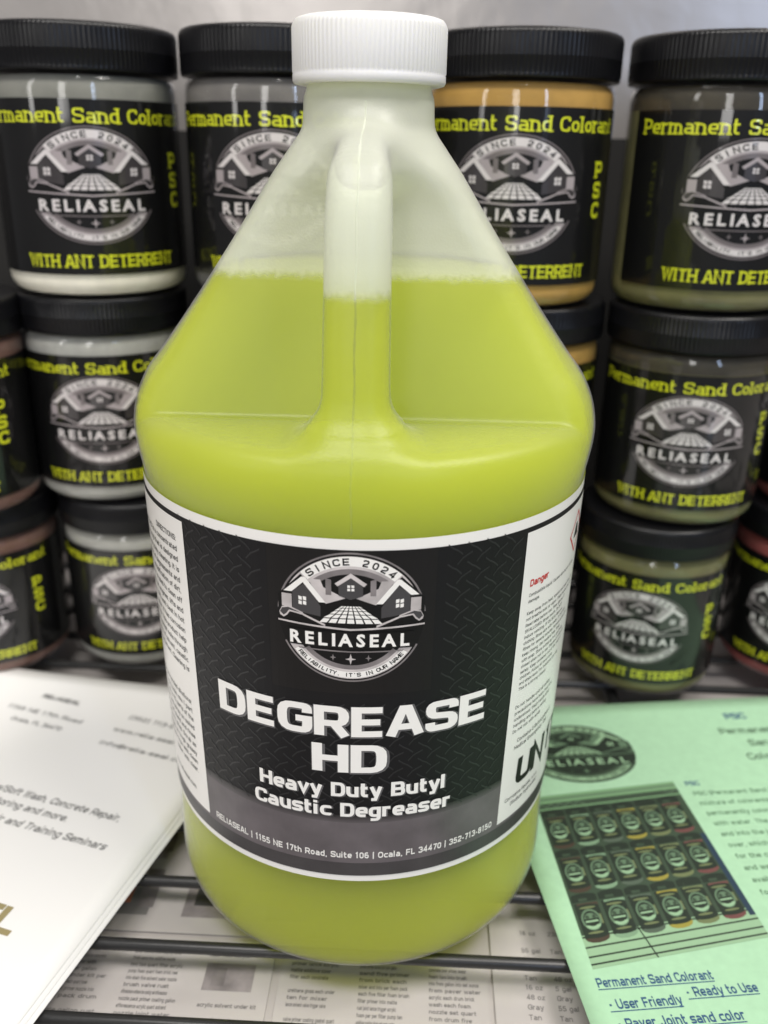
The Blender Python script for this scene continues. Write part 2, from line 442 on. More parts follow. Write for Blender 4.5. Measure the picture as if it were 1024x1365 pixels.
# stroke font: squarish extended capitals and lower case; (advance, strokes, serif feet)
c = 0.22
GL = {
    'D': (0.92, [(1, [(.1, .1, 0), (.8, .1, c), (.8, .9, c), (.1, .9, 0)])], [(.1, 0), (.1, 1)]),
    'E': (0.86, [(0, [(.82, .9, 0), (.1, .9, 0), (.1, .1, 0), (.82, .1, 0)]), (0, [(.1, .5, 0), (.76, .5, 0)])], [(.1, 0), (.1, 1)]),
    'G': (0.95, [(0, [(.84, .68, 0), (.84, .9, c), (.1, .9, c), (.1, .1, c), (.84, .1, c), (.84, .48, 0), (.5, .48, 0)])], []),
    'R': (0.92, [(0, [(.1, 0, 0), (.1, .9, 0), (.8, .9, c), (.8, .43, c), (.1, .43, 0)]), (0, [(.52, .43, 0), (.84, 0, 0)])], [(.1, 0), (.1, 1), (.84, 0)]),
    'A': (0.98, [(0, [(.07, 0, 0), (.41, .91, 0), (.55, .91, 0), (.89, 0, 0)]), (0, [(.24, .3, 0), (.72, .3, 0)])], [(.07, 0), (.89, 0)]),
    'S': (0.90, [(0, [(.8, .7, 0), (.8, .9, c), (.1, .9, c), (.1, .54, c * .8), (.8, .46, c * .8), (.8, .1, c), (.1, .1, c), (.1, .3, 0)])], []),
    'H': (0.94, [(0, [(.1, 0, 0), (.1, 1, 0)]), (0, [(.82, 0, 0), (.82, 1, 0)]), (0, [(.1, .5, 0), (.82, .5, 0)])], [(.1, 0), (.1, 1), (.82, 0), (.82, 1)]),
    'B': (0.92, [(1, [(.1, .1, 0), (.8, .1, c), (.8, .5, c * .6), (.1, .5, 0)]), (0, [(.1, .5, 0), (.1, .9, 0), (.76, .9, c), (.76, .5, c * .6), (.5, .5, 0)])], []),
    'C': (0.90, [(0, [(.8, .68, 0), (.8, .9, c), (.1, .9, c), (.1, .1, c), (.8, .1, c), (.8, .32, 0)])], []),
    'U': (0.94, [(0, [(.1, 1, 0), (.1, .1, c), (.8, .1, c), (.8, 1, 0)])], []),
    'N': (0.96, [(0, [(.1, 0, 0), (.1, .97, 0), (.82, .03, 0), (.82, 1, 0)])], [(.1, 0), (.1, 1), (.82, 1)]),
    'P': (0.86, [(0, [(.1, 0, 0), (.1, .9, 0), (.78, .9, c), (.78, .42, c), (.1, .42, 0)])], [(.1, 0), (.1, 1)]),
    'T': (0.88, [(0, [(.42, 0, 0), (.42, .95, 0)]), (0, [(.03, .9, 0), (.82, .9, 0)])], [(.42, 0)]),
    'I': (0.34, [(0, [(.12, 0, 0), (.12, 1, 0)])], [(.12, 0), (.12, 1)]),
    'W': (1.18, [(0, [(.06, 1, 0), (.30, .04, 0), (.55, .95, 0), (.8, .04, 0), (1.04, 1, 0)])], [(.06, 1), (1.04, 1)]),
    'e': (0.78, [(0, [(.66, .1, 0), (.1, .1, c), (.1, .64, c), (.66, .64, c), (.66, .36, 0), (.1, .36, 0)])], []),
    'a': (0.80, [(0, [(.12, .64, 0), (.66, .64, c), (.66, 0, 0)]), (0, [(.66, .38, 0), (.1, .38, c * .6), (.1, .1, c * .6), (.66, .1, 0)])], [(.7, 0)]),
    'v': (0.76, [(0, [(.05, .74, 0), (.36, .06, 0), (.67, .74, 0)])], []),
    'y': (0.76, [(0, [(.05, .74, 0), (.37, .08, 0)]), (0, [(.67, .74, 0), (.33, -.18, 0), (.05, -.18, 0)])], []),
    'u': (0.80, [(0, [(.1, .74, 0), (.1, .1, c), (.66, .1, 0)]), (0, [(.66, .74, 0), (.66, 0, 0)])], []),
    't': (0.56, [(0, [(.16, .98, 0), (.16, .1, c), (.5, .1, 0)]), (0, [(.0, .65, 0), (.48, .65, 0)])], []),
    'l': (0.32, [(0, [(.1, 0, 0), (.1, 1, 0)])], [(.1, 0), (.04, 1)]),
    'i': (0.32, [(0, [(.1, 0, 0), (.1, .74, 0)]), (0, [(.1, .84, 0), (.1, 1.02, 0)])], []),
    's': (0.74, [(0, [(.64, .56, 0), (.64, .65, c * .6), (.1, .65, c * .6), (.1, .38, c * .5), (.62, .36, c * .5), (.62, .1, c * .6), (.08, .1, c * .6), (.08, .2, 0)])], []),
    'c': (0.74, [(0, [(.64, .54, 0), (.64, .64, c * .8), (.1, .64, c), (.1, .1, c), (.64, .1, c * .8), (.64, .2, 0)])], []),
    'g': (0.80, [(1, [(.1, .1, c * .8), (.66, .1, 0), (.66, .64, 0), (.1, .64, c * .8)]), (0, [(.66, .3, 0), (.66, -.2, c * .8), (.1, -.2, 0)])], []),
    'r': (0.58, [(0, [(.1, 0, 0), (.1, .74, 0)]), (0, [(.1, .5, c), (.16, .64, c * .5), (.52, .64, 0)])], [(.1, 0), (.03, .74)]),
    'n': (0.80, [(0, [(.1, 0, 0), (.1, .74, 0)]), (0, [(.1, .64, 0), (.66, .64, c), (.66, 0, 0)])], [(.1, 0), (.66, 0), (.03, .74)]),
    'm': (1.16, [(0, [(.1, 0, 0), (.1, .74, 0)]), (0, [(.1, .64, 0), (1.0, .64, c), (1.0, 0, 0)]), (0, [(.55, .64, 0), (.55, 0, 0)])], [(.1, 0), (.55, 0), (1.0, 0), (.03, .74)]),
    'd': (0.82, [(1, [(.1, .1, c), (.66, .1, 0), (.66, .64, 0), (.1, .64, c)]), (0, [(.66, 0, 0), (.66, 1, 0)])], [(.7, 0), (.6, 1)]),
    'o': (0.80, [(1, [(.1, .1, c), (.66, .1, c), (.66, .64, c), (.1, .64, c)])], []),
    ' ': (0.42, [], []),
    'b': (0.80, [(1, [(.1, .1, 0), (.66, .1, c), (.66, .64, c), (.1, .64, 0)]), (0, [(.1, 0, 0), (.1, 1, 0)])], []),
    'f': (0.54, [(0, [(.18, 0, 0), (.18, .92, c), (.5, .92, 0)]), (0, [(.0, .65, 0), (.46, .65, 0)])], []),
    'h': (0.80, [(0, [(.1, 0, 0), (.1, 1, 0)]), (0, [(.1, .64, 0), (.66, .64, c), (.66, 0, 0)])], []),
    'j': (0.32, [(0, [(.1, .74, 0), (.1, -.2, c), (-.08, -.2, 0)]), (0, [(.1, .84, 0), (.1, 1.02, 0)])], []),
    'k': (0.74, [(0, [(.1, 0, 0), (.1, 1, 0)]), (0, [(.62, .74, 0), (.16, .36, 0), (.64, 0, 0)])], []),
    'p': (0.80, [(1, [(.1, .1, 0), (.66, .1, c), (.66, .64, c), (.1, .64, 0)]), (0, [(.1, -.28, 0), (.1, .74, 0)])], []),
    'q': (0.80, [(1, [(.1, .1, c), (.66, .1, 0), (.66, .64, 0), (.1, .64, c)]), (0, [(.66, -.28, 0), (.66, .74, 0)])], []),
    'w': (1.06, [(0, [(.05, .74, 0), (.27, .05, 0), (.5, .66, 0), (.73, .05, 0), (.95, .74, 0)])], []),
    'x': (0.76, [(0, [(.06, 0, 0), (.64, .74, 0)]), (0, [(.06, .74, 0), (.64, 0, 0)])], []),
    'z': (0.74, [(0, [(.08, .65, 0), (.6, .65, 0), (.1, .1, 0), (.64, .1, 0)])], []),
    'F': (0.82, [(0, [(.1, 0, 0), (.1, .9, 0), (.76, .9, 0)]), (0, [(.1, .48, 0), (.68, .48, 0)])], []),
    'J': (0.74, [(0, [(.58, 1, 0), (.58, .1, c), (.08, .1, c), (.08, .3, 0)])], []),
    'K': (0.90, [(0, [(.1, 0, 0), (.1, 1, 0)]), (0, [(.78, 1, 0), (.18, .48, 0), (.82, 0, 0)])], []),
    'L': (0.78, [(0, [(.1, 1, 0), (.1, .1, 0), (.72, .1, 0)])], []),
    'M': (1.08, [(0, [(.1, 0, 0), (.1, .97, 0), (.5, .25, 0), (.92, .97, 0), (.92, 0, 0)])], []),
    'O': (0.96, [(1, [(.1, .1, c), (.84, .1, c), (.84, .9, c), (.1, .9, c)])], []),
    'Q': (0.96, [(1, [(.1, .1, c), (.84, .1, c), (.84, .9, c), (.1, .9, c)]), (0, [(.6, .3, 0), (.88, 0, 0)])], []),
    'V': (0.92, [(0, [(.05, 1, 0), (.44, .06, 0), (.83, 1, 0)])], []),
    'X': (0.90, [(0, [(.06, 0, 0), (.8, 1, 0)]), (0, [(.06, 1, 0), (.8, 0, 0)])], []),
    'Y': (0.88, [(0, [(.05, 1, 0), (.42, .48, 0), (.79, 1, 0)]), (0, [(.42, .5, 0), (.42, 0, 0)])], []),
    'Z': (0.86, [(0, [(.08, .9, 0), (.72, .9, 0), (.1, .1, 0), (.76, .1, 0)])], []),
    '0': (0.80, [(1, [(.1, .1, c), (.66, .1, c), (.66, .9, c), (.1, .9, c)])], []),
    '1': (0.62, [(0, [(.1, .78, 0), (.32, .94, 0), (.32, 0, 0)])], []),
    '2': (0.80, [(0, [(.1, .7, 0), (.1, .9, c), (.66, .9, c), (.66, .52, c), (.1, .3, c), (.1, .1, 0), (.7, .1, 0)])], []),
    '3': (0.80, [(0, [(.1, .74, 0), (.1, .9, c), (.66, .9, c), (.66, .52, c), (.3, .52, 0)]), (0, [(.4, .5, 0), (.68, .5, c), (.68, .1, c), (.1, .1, c), (.1, .26, 0)])], []),
    '4': (0.82, [(0, [(.54, 0, 0), (.54, .95, 0), (.08, .3, 0), (.74, .3, 0)])], []),
    '5': (0.80, [(0, [(.64, .9, 0), (.14, .9, 0), (.12, .54, 0), (.66, .56, c), (.66, .1, c), (.1, .1, c), (.1, .26, 0)])], []),
    '6': (0.80, [(0, [(.62, .9, 0), (.1, .9, c), (.1, .1, c), (.66, .1, c), (.66, .54, c), (.12, .54, 0)])], []),
    '7': (0.74, [(0, [(.06, .9, 0), (.64, .9, 0), (.28, 0, 0)])], []),
    '8': (0.80, [(1, [(.1, .1, c), (.66, .1, c), (.66, .52, c), (.1, .52, c)]), (1, [(.12, .52, c), (.64, .52, c), (.64, .9, c), (.12, .9, c)])], []),
    '9': (0.80, [(0, [(.64, .46, 0), (.1, .46, c), (.1, .9, c), (.66, .9, c), (.66, .1, c), (.14, .1, 0)])], []),
    '.': (0.30, [(0, [(.04, .08, 0), (.2, .08, 0)])], []),
    ',': (0.30, [(0, [(.14, .14, 0), (.08, -.12, 0)])], []),
    ':': (0.30, [(0, [(.04, .08, 0), (.2, .08, 0)]), (0, [(.04, .6, 0), (.2, .6, 0)])], []),
    '-': (0.46, [(0, [(.04, .4, 0), (.36, .4, 0)])], []),
    '|': (0.34, [(0, [(.14, -.15, 0), (.14, 1.05, 0)])], []),
    '/': (0.50, [(0, [(.02, -.05, 0), (.4, 1.02, 0)])], []),
    '(': (0.40, [(0, [(.3, 1.05, 0), (.1, .85, .3), (.1, .1, .3), (.3, -.15, 0)])], []),
    ')': (0.40, [(0, [(.06, 1.05, 0), (.26, .85, .3), (.26, .1, .3), (.06, -.15, 0)])], []),
    "'": (0.24, [(0, [(.1, 1, 0), (.1, .75, 0)])], []),
    '@': (1.0, [(1, [(.3, .25, c), (.64, .25, c), (.64, .6, c), (.3, .6, c)]), (0, [(.64, .25, 0), (.86, .3, c), (.86, .9, c), (.1, .9, c), (.1, -.05, c), (.7, -.05, 0)])], []),
    '\u2022': (0.5, [(0, [(.05, .45, 0), (.35, .45, 0)])], []),
}


def round_path(pts, closed, radmul=1.0):
    n = len(pts)
    out = []
    for i, (x, y, r) in enumerate(pts):
        r = min(r * radmul, 0.34)
        if r <= 0 or (not closed and i in (0, n - 1)):
            out.append((x, y))
            continue
        p = Vector((x, y))
        a = Vector(pts[(i - 1) % n][:2]) - p
        b = Vector(pts[(i + 1) % n][:2]) - p
        r2 = min(r, a.length * 0.49, b.length * 0.49)
        A = p + a.normalized() * r2
        B = p + b.normalized() * r2
        for k in range(5):
            t = k / 4
            q = (1 - t)**2 * A + 2 * t * (1 - t) * p + t * t * B
            out.append((q.x, q.y))
    return out


class Print:
    """flat artwork gathered as 2-D polygons (x, y, layer, material) and laid on a surface by a mapping"""

    def __init__(self):
        self.v = []
        self.f = []
        self.m = []
        self.mats = []
        self.lay = 0.0

    def mi(self, m):
        if m not in self.mats:
            self.mats.append(m)
        return self.mats.index(m)

    def raw(self, vs, fs, m, layer):
        b = len(self.v)
        mi = self.mi(m)
        self.v += [(x, y, layer) for x, y in vs]
        for f in fs:
            self.f.append(tuple(b + i for i in f))
            self.m.append(mi)

    def poly(self, pts, m, layer=0):
        tri = tessellate_polygon([[Vector((x, y, 0)) for x, y in pts]])
        self.raw(pts, tri, m, layer)

    def rect(self, x0, y0, x1, y1, m, layer=0):
        self.raw([(x0, y0), (x1, y0), (x1, y1), (x0, y1)], [(0, 1, 2, 3)], m, layer)

    def ring(self, cx, cy, r0, r1, a0, a1, m, layer=0, n=48, sx=1, sy=1):
        vs, fs = [], []
        for i in range(n + 1):
            a = math.radians(a0 + (a1 - a0) * i / n)
            for r in (r0, r1):
                vs.append((cx + r * sx * math.cos(a), cy + r * sy * math.sin(a)))
        for i in range(n):
            fs.append((2 * i, 2 * i + 1, 2 * i + 3, 2 * i + 2))
        self.raw(vs, fs, m, layer)

    def stroke(self, pts, t, m, layer=0, closed=False, tx=None, ax=1.0):
        """ribbon with mitred corners"""
        P = [Vector(p) for p in pts]
        n = len(P)
        vs, fs = [], []
        for i in range(n):
            if closed or 0 < i < n - 1:
                a = (P[i] - P[i - 1]).normalized()
                b = (P[(i + 1) % n] - P[i]).normalized()
            elif i == 0:
                a = b = (P[1] - P[0]).normalized()
            else:
                a = b = (P[-1] - P[-2]).normalized()
            na = Vector((-a.y, a.x))
            nb = Vector((-b.y, b.x))
            mm = na + nb
            if mm.length < 1e-6:
                mm = na.copy()
            mm.normalize()
            k = t / 2 / max(0.42, mm.dot(na))
            o_ = Vector((mm.x * k * ax, mm.y * k))
            vs.append(tuple(P[i] + o_))
            vs.append(tuple(P[i] - o_))
        for i in range(n if closed else n - 1):
            j = (i + 1) % n
            fs.append((2 * i, 2 * i + 1, 2 * j + 1, 2 * j))
        if tx:
            vs = [tx(*q) for q in vs]
        self.raw(vs, fs, m, layer)

    def text(self, s, x, y, cap, m, layer=0, align='l', bold=0.0, xs=0.82, res=2, track=0.0, slant=0.0, width=None):
        """plain round lettering"""
        return self.block(s, x, y, cap, m, layer, t=0.135 + bold * 2.6, xs=xs, align=align, width=width, slant=slant, track=track + 0.06, rnd_=1.5)

    def logo_text(self, s, x, y, cap, m, layer=0, bold=0.0, track=0.0, width=None):
        k = cap / capk()
        wds = [advance(ch) + track for ch in s]
        tot = sum(wds) * k
        xs = width / tot
        x0 = -tot * xs / 2
        for ch, wd in zip(s, wds):
            vs, fs = glyph(ch, bold, 2)
            self.raw([(x + x0 + gx * k * xs, y + gy * k) for gx, gy in vs], fs, m, layer)
            x0 += wd * k * xs

    def arc_text(self, s, cx, cy, r, a_mid, a_span, cap, m, layer, sx=1, sy=1, bold=0.02, inside=False, t=0.2):
        n = len(s)
        for i, ch in enumerate(s):
            if ch == ' ':
                continue
            u = (i + 0.5) / n - 0.5
            a = math.radians(a_mid + (u * a_span if inside else -u * a_span))
            rot = a + math.pi / 2 if inside else a - math.pi / 2
            ca, sa = math.cos(rot), math.sin(rot)
            adv, st, sf = GL[ch]

            def tx(gx, gy):
                px, py = (gx - (adv - .06) / 2) * cap, (gy - .5) * cap
                return (cx + (r * math.cos(a) + px * ca - py * sa) * sx, cy + (r * math.sin(a) + px * sa + py * ca) * sy)
            for q, (closed, pts) in enumerate(st):
                self.stroke(round_path(pts, closed, 1.5), t, m, layer + .1 * q, closed=bool(closed), tx=tx)

    def block(self, s, x, y, cap, m, layer=0, t=0.2, xs=1.0, align='c', width=None, serif=False, slant=0.0, track=0.0, rnd_=1.0, ax=1.0):
        """lettering in the stroke font"""
        tot = sum(GL[ch][0] + track for ch in s) - 0.08
        if width:
            xs = width / (tot * cap)
        x0 = x - {'c': tot * cap * xs / 2, 'l': 0, 'r': tot * cap * xs}[align]
        eps = 0.0
        for ch in s:
            adv, st, sf = GL[ch]

            def tx(px, py, x0=x0):
                return (x0 + (px + slant * py) * cap * xs, y + py * cap)
            for closed, pts in st:
                self.stroke(round_path(pts, closed, 1.6 if serif else rnd_), t, m, layer + eps, closed=bool(closed), tx=tx, ax=ax)
                eps += 0.07
            if serif:
                for (fx, fy) in sf:
                    yy = fy - 0.05 if fy > 0.5 else 0.05
                    self.stroke([(fx - 0.2, yy), (fx + 0.22, yy)], 0.10, m, layer + eps, tx=tx)
                    eps += 0.02
            eps = eps % 0.5
            x0 += (adv + track) * cap * xs
        return tot * cap * xs

    def build(self, name, mapping, parent=None, step=None, delta=6e-5):
        bm = bmesh.new()
        vv = [bm.verts.new(p) for p in self.v]
        for f, mi in zip(self.f, self.m):
            try:
                ff = bm.faces.new([vv[i] for i in f])
                ff.material_index = mi
            except ValueError:
                pass
        if step:
            xs_ = [v.co.x for v in bm.verts]
            x0, x1 = min(xs_), max(xs_)
            x = math.floor(x0 / step) * step + step
            while x < x1:
                bmesh.ops.bisect_plane(bm, geom=bm.faces[:] + bm.edges[:] + bm.verts[:], plane_co=(x, 0, 0), plane_no=(1, 0, 0), dist=1e-8)
                x += step
        for f in bm.faces:
            f.normal_update()
            if f.normal.z < 0:
                f.normal_flip()
        for v in bm.verts:
            v.co = mapping(v.co.x, v.co.y, v.co.z * delta)
        me = bpy.data.meshes.new(name)
        bm.to_mesh(me)
        bm.free()
        return link(name, me, parent, self.mats)


def emblem(P, cx, cy, sx, sy, T, base=1):
    """round badge: houses above a paved fan, name band, stars. T = tone names (white, light, mid, dark, black)"""
    W, Lg, Mg, Dg, Bk = [M[t] for t in T]

    def p(pts, m, l):
        P.poly([(cx + x * sx, cy + y * sy) for x, y in pts], m, base + l)
    P.ring(cx, cy, 0.0, 0.985, 0, 360, Bk, base, 60, sx, sy)
    P.ring(cx, cy, 0.975, 1.0, 5, 175, Mg, base + 1, 60, sx, sy)
    P.ring(cx, cy, 0.975, 1.0, 205, 335, Mg, base + 1, 48, sx, sy)
    P.ring(cx, cy, 0.76, 0.945, 12, 168, Lg, base + 1, 60, sx, sy)
    P.ring(cx, cy, 0.80, 0.94, 45, 135, W, base + 1.5, 40, sx, sy)
    P.ring(cx, cy, 0.68, 0.76, 30, 150, Mg, base + 1, 40, sx, sy)
    P.ring(cx, cy, 0.80, 0.95, 208, 332, Lg, base + 1, 48, sx, sy)
    P.ring(cx, cy, 0.84, 0.935, 215, 325, W, base + 1.5, 48, sx, sy)
    P.ring(cx, cy, 0.73, 0.80, 219, 321, Mg, base + 1, 40, sx, sy)
    P.arc_text("SINCE 2024", cx, cy, 0.865, 90, 86, 0.105, Bk, base + 2.5, sx, sy, bold=0.02)
    P.arc_text("RELIABILITY. IT'S IN OUR NAME", cx, cy, 0.885, 270, 104, 0.062, Bk, base + 2.5, sx, sy, bold=0.02, inside=True)
    for s in (-1, 1):
        def q(pts, m, l):
            p([(x * s, y) for x, y in pts], m, l)
        # far roofs and chimneys between the houses
        q([(-.56, .58), (-.40, .58), (-.36, .47), (-.07, .32), (-.33, .22), (-.48, .42)], Lg, 2)
        q([(-.33, .61), (-.255, .59), (-.255, .36), (-.33, .36)], Mg, 3)
        # black backing behind the big house, wall, roof
        q([(-.66, .64), (-.98, .30), (-.98, -.04), (-.34, -.04), (-.30, .18)], Bk, 3.5)
        q([(-.93, .32), (-.79, .32), (-.79, .12), (-.93, .12)], Lg, 4)
        q([(-.78, .38), (-.62, .50), (-.46, .28), (-.40, .18), (-.40, .02), (-.78, .08)], Dg, 4.2)
        q([(-.65, .60), (-.90, .36), (-.79, .36), (-.63, .52), (-.42, .24), (-.33, .24), (-.60, .60)], W, 5)
        for ax in (-.695, -.635):
            for ay in (.185, .255):
                q([(ax, ay), (ax + .045, ay - .01), (ax + .045, ay + .045), (ax, ay + .055)], W, 5)
        # spray lance
        q([(-.97, .03), (-.93, .11), (-.84, .14), (-.64, .06), (-.64, .02), (-.82, .05), (-.86, -.01), (-.91, -.05), (-.96, -.02)], Lg, 6)
        q([(-.96, .03), (-.93, .09), (-.84, .115), (-.66, .05), (-.83, .075), (-.87, .015), (-.91, -.02)], Dg, 6.5)
        q([(-.64, .045), (-.34, -.09), (-.34, -.125), (-.64, .015)], Lg, 6)
        q([(-.99, -.085), (0, -.145), (0, -.175), (-.99, -.11)], Lg, 6)
        q([(-.72, -.485), (0, -.50), (0, -.52), (-.70, -.505)], Mg, 6)
        for (mx, my, r) in ((-.24, -.61, .045),):
            q([(mx - r, my), (mx - r * .25, my + r * .25), (mx, my + r * 1.2), (mx + r * .25, my + r * .25), (mx + r, my),
               (mx + r * .25, my - r * .25), (mx, my - r * 1.2), (mx - r * .25, my - r * .25)], Mg, 3)
    # middle house
    p([(0, .66), (-.20, .50), (-.16, .50), (-.16, .36), (0, .30), (.16, .36), (.16, .50), (.20, .50)], Dg, 5)
    p([(0, .70), (-.21, .54), (-.17, .50), (0, .63), (.17, .50), (.21, .54)], Lg, 5.5)
    for ax in (-.045, .008):
        for ay in (.435, .485):
            p([(ax, ay), (ax + .037, ay), (ax + .037, ay + .037), (ax, ay + .037)], W, 6)
    # paved fan
    rows = [(-.075, .43), (.005, .37), (.07, .285), (.125, .22), (.17, .165), (.205, .12)]
    for i in range(5):
        y0, w0 = rows[i]
        y1, w1 = rows[i + 1]
        g = 0.012 * (1 - i * .12)
        for k in range(7):
            a0 = -1 + 2 * k / 7
            a1 = -1 + 2 * (k + 1) / 7
            p([(a0 * w0 + g, y0 + g), (a1 * w0 - g, y0 + g), (a1 * w1 - g * .8, y1 - g * .3), (a0 * w1 + g * .8, y1 - g * .3)], W, 5)
    # name
    P.rect(cx - .86 * sx, cy - .455 * sy, cx + .86 * sx, cy - .20 * sy, Bk, base + 5)
    # name letters evenly tracked
    P.logo_text("RELIASEAL", cx, cy - .42 * sy, .185 * sy, W, base + 6.5, bold=0.035, track=0.16, width=1.68 * sx)
    r = .075
    p([(-r, -.63), (-r * .22, -.63 + r * .22), (0, -.63 + r * 1.2), (r * .22, -.63 + r * .22), (r, -.63), (r * .22, -.63 - r * .22), (0, -.63 - r * 1.2), (-r * .22, -.63 - r * .22)], Lg, 3)


# ================================================================ back wall, board, wire shelf
SH = -0.06          # the shelf runs at this angle to the camera


def quad_mesh(pts, faces=None):
    me = bpy.data.meshes.new("q")
    me.from_pydata(pts, [], faces or [tuple(range(len(pts)))])
    return me


def box_mesh(x0, y0, z0, x1, y1, z1, bev=0.0):
    bm = bmesh.new()
    bmesh.ops.create_cube(bm, size=1)
    for v in bm.verts:
        v.co = Vector(((x0 + x1) / 2 + v.co.x * (x1 - x0), (y0 + y1) / 2 + v.co.y * (y1 - y0), (z0 + z1) / 2 + v.co.z * (z1 - z0)))
    if bev:
        bmesh.ops.bevel(bm, geom=bm.edges[:], offset=bev, segments=2, affect='EDGES')
    me = bpy.data.meshes.new("b")
    bm.to_mesh(me)
    bm.free()
    return me


wall = link("back_wall", box_mesh(-1.2, 0.285, -0.30, 1.2, 0.30, 0.75), None, [M['wall']])
wall.rotation_euler = (0, 0, SH)
wall['kind'] = 'structure'
board = link("shelf_board", box_mesh(-1.2, -0.6, -0.030, 1.2, 0.284, -0.0165), None, [M['board']])
board.rotation_euler = (0, 0, SH)
board['kind'] = 'structure'


M['backing'] = mat("gap_shade_black", (0.006, 0.0055, 0.005), rough=0.7)
bk = link("gap_shade_board", box_mesh(-0.9, 0.270, 0.0005, 0.9, 0.276, 0.283, 0.001), None, [M['backing']])  # added board, black in place of the shade between the stacks
bk.rotation_euler = (0, 0, SH)
tag(bk, "matt black board added to stand for the shade behind the stacks of jars, in front of the grey wall", "board")


def tube(p0, p1, r, seg=12, rings=2):
    p0 = Vector(p0); p1 = Vector(p1)
    d = (p1 - p0).normalized()
    a = d.orthogonal().normalized()
    b = d.cross(a)
    vs, fs = [], []
    for p in (p0, p1):
        for i in range(seg):
            t = 2 * math.pi * i / seg
            vs.append(p + (a * math.cos(t) + b * math.sin(t)) * r)
    for i in range(seg):
        j = (i + 1) % seg
        fs.append((i, j, seg + j, seg + i))
    fs.append(tuple(reversed(range(seg))))
    fs.append(tuple(range(seg, 2 * seg)))
    me = bpy.data.meshes.new("tube")
    me.from_pydata(vs, [], fs)
    return me


shelf = thing("wire_shelf", "black coated wire shelf carrying the jug, the papers and the stacked jars", "shelf", (0, 0, 0), SH)
wm = tube((-0.62, 0, 0), (0.62, 0, 0), 0.0023)
wm.materials.append(M['wire'])
wm.polygons.foreach_set('use_smooth', [len(p.vertices) == 4 for p in wm.polygons])
for k in range(-4, 12):
    o = bpy.data.objects.new("wire", wm)
    col.objects.link(o)
    o.parent = shelf
    o.location = (0, -0.093 + 0.0317 * k, -0.0023)
cm = tube((0, -0.26, 0), (0, 0.275, 0), 0.0032)
cm.materials.append(M['wire'])
for x in (-0.345, -0.215, 0.133, 0.42):
    o = bpy.data.objects.new("cross_wire", cm)
    col.objects.link(o)
    o.parent = shelf
    o.location = (x, 0, -0.0084)


# ================================================================ sheets lying below the wires
def flat_map(o, ux, uy, z, zf=None):
    o = Vector(o)
    ux = Vector(ux)
    uy = Vector(uy)

    def f(x, y, off):
        p = o + ux * x + uy * y
        return Vector((p.x, p.y, z + off + (zf(x, y) if zf else 0)))
    return f


WORDS = "sealer paver joint sand brick concrete wash pump nozzle hose foam trigger lance reel gasket valve filter tank mixer roller brush stain remover rust efflorescence acrylic urethane water solvent gloss matte finish primer coating color additive pail drum case each gallon quart ounce pack set kit one two five ten per and with for from the over under into".split()


def phrase():
    return " ".join(rnd.choice(WORDS) for _ in range(rnd.randint(3, 6)))


def under_sheet(idx, x0, y0, x1, y1, label, kind):
    root = thing("printed_sheet", label, "sheet", (0, 0, 0), SH)
    z = -0.0163 + 0.0005 * idx
    sheet = link("page", box_mesh(x0, y0, z, x1, y1, z + 0.0004), root, [M['under']])
    P = Print()
    if kind == 'list':
        wdt = x1 - x0
        cols = 3
        for cidx in range(cols):
            cx0 = x0 + 0.004 + cidx * (wdt / cols)
            y = y1 - 0.005
            while y > y0 + 0.004:
                if rnd.random() < 0.03:      # a small picture between the paragraphs
                    P.rect(cx0, y - .012, cx0 + wdt / cols * rnd.uniform(.4, .8), y, M['upic'], 0)
                    P.rect(cx0 + .003, y - .010, cx0 + .008, y - .002, M['mgrey'], 1)
                    y -= 0.016
                elif rnd.random() < 0.9:
                    P.text(phrase(), cx0, y, 0.0017, M['utxt'], 0, res=1, bold=0.03, width=(wdt / cols - .006) * rnd.uniform(.65, .97))
                y -= 0.0030
    if kind == 'table':
        wdt = x1 - x0
        y = y1 - 0.008
        while y > y0 + 0.01:
            for i in range(5):
                if rnd.random() < 0.8:
                    P.text(rnd.choice(["%d.%02d" % (rnd.randint(4, 280), rnd.choice((0, 25, 50, 99))), "%d oz" % rnd.choice((8, 16, 32, 48)), "Gray", "Tan", "%d gal" % rnd.choice((1, 5, 55))]), x0 + 0.012 + i * wdt / 5, y, 0.0022, M['utxt'], 0, res=1, bold=0.02)
            y -= 0.0042
    if kind == 'photos':
        wdt = x1 - x0
        n = 3
        for i in range(n):
            for j in range(2):
                a = x0 + 0.006 + i * wdt / n
                b = y0 + 0.008 + j * (y1 - y0) / 2
                P.rect(a, b, a + wdt / n - .014, b + (y1 - y0) / 2 - .014, M['upic'] if (i + j) % 3 else M['utxt'], 0)
                P.rect(a + .004, b + .006, a + .012, b + .02, M['uorange'] if (i + j) % 2 == 0 else M['dgrey'], 1)
                P.rect(a + .015, b + .004, a + .022, b + .025, M['mgrey'], 1)
    pt = P.build("printed_text", flat_map((0, 0), (1, 0), (0, 1), z + 0.0005), root)
    pt['kind'] = 'stuff'
    return root


# ================================================================ jug
prof = [(0.0, 0.003), (0.050, 0.003), (0.058, 0.0005), (0.064, 0.0003), (0.0692, 0.0022), (0.0725, 0.006), (0.0740, 0.012), (0.0742, 0.020), (0.0741, 0.0467),
        (0.0758, 0.110), (0.0775, 0.1743), (0.0785, 0.1805), (0.0793, 0.1862), (0.0794, 0.1915), (0.0778, 0.199), (0.0741, 0.2065), (0.0688, 0.2132),
        (0.0565, 0.230), (0.0427, 0.250), (0.0305, 0.2685), (0.0248, 0.2762), (0.0212, 0.2815), (0.0206, 0.286), (0.0204, 0.2900), (0.0196, 0.2925), (0.0190, 0.2955), (0.0188, 0.306), (0.0, 0.306)]
pf = np.array(rounded(prof, 5))


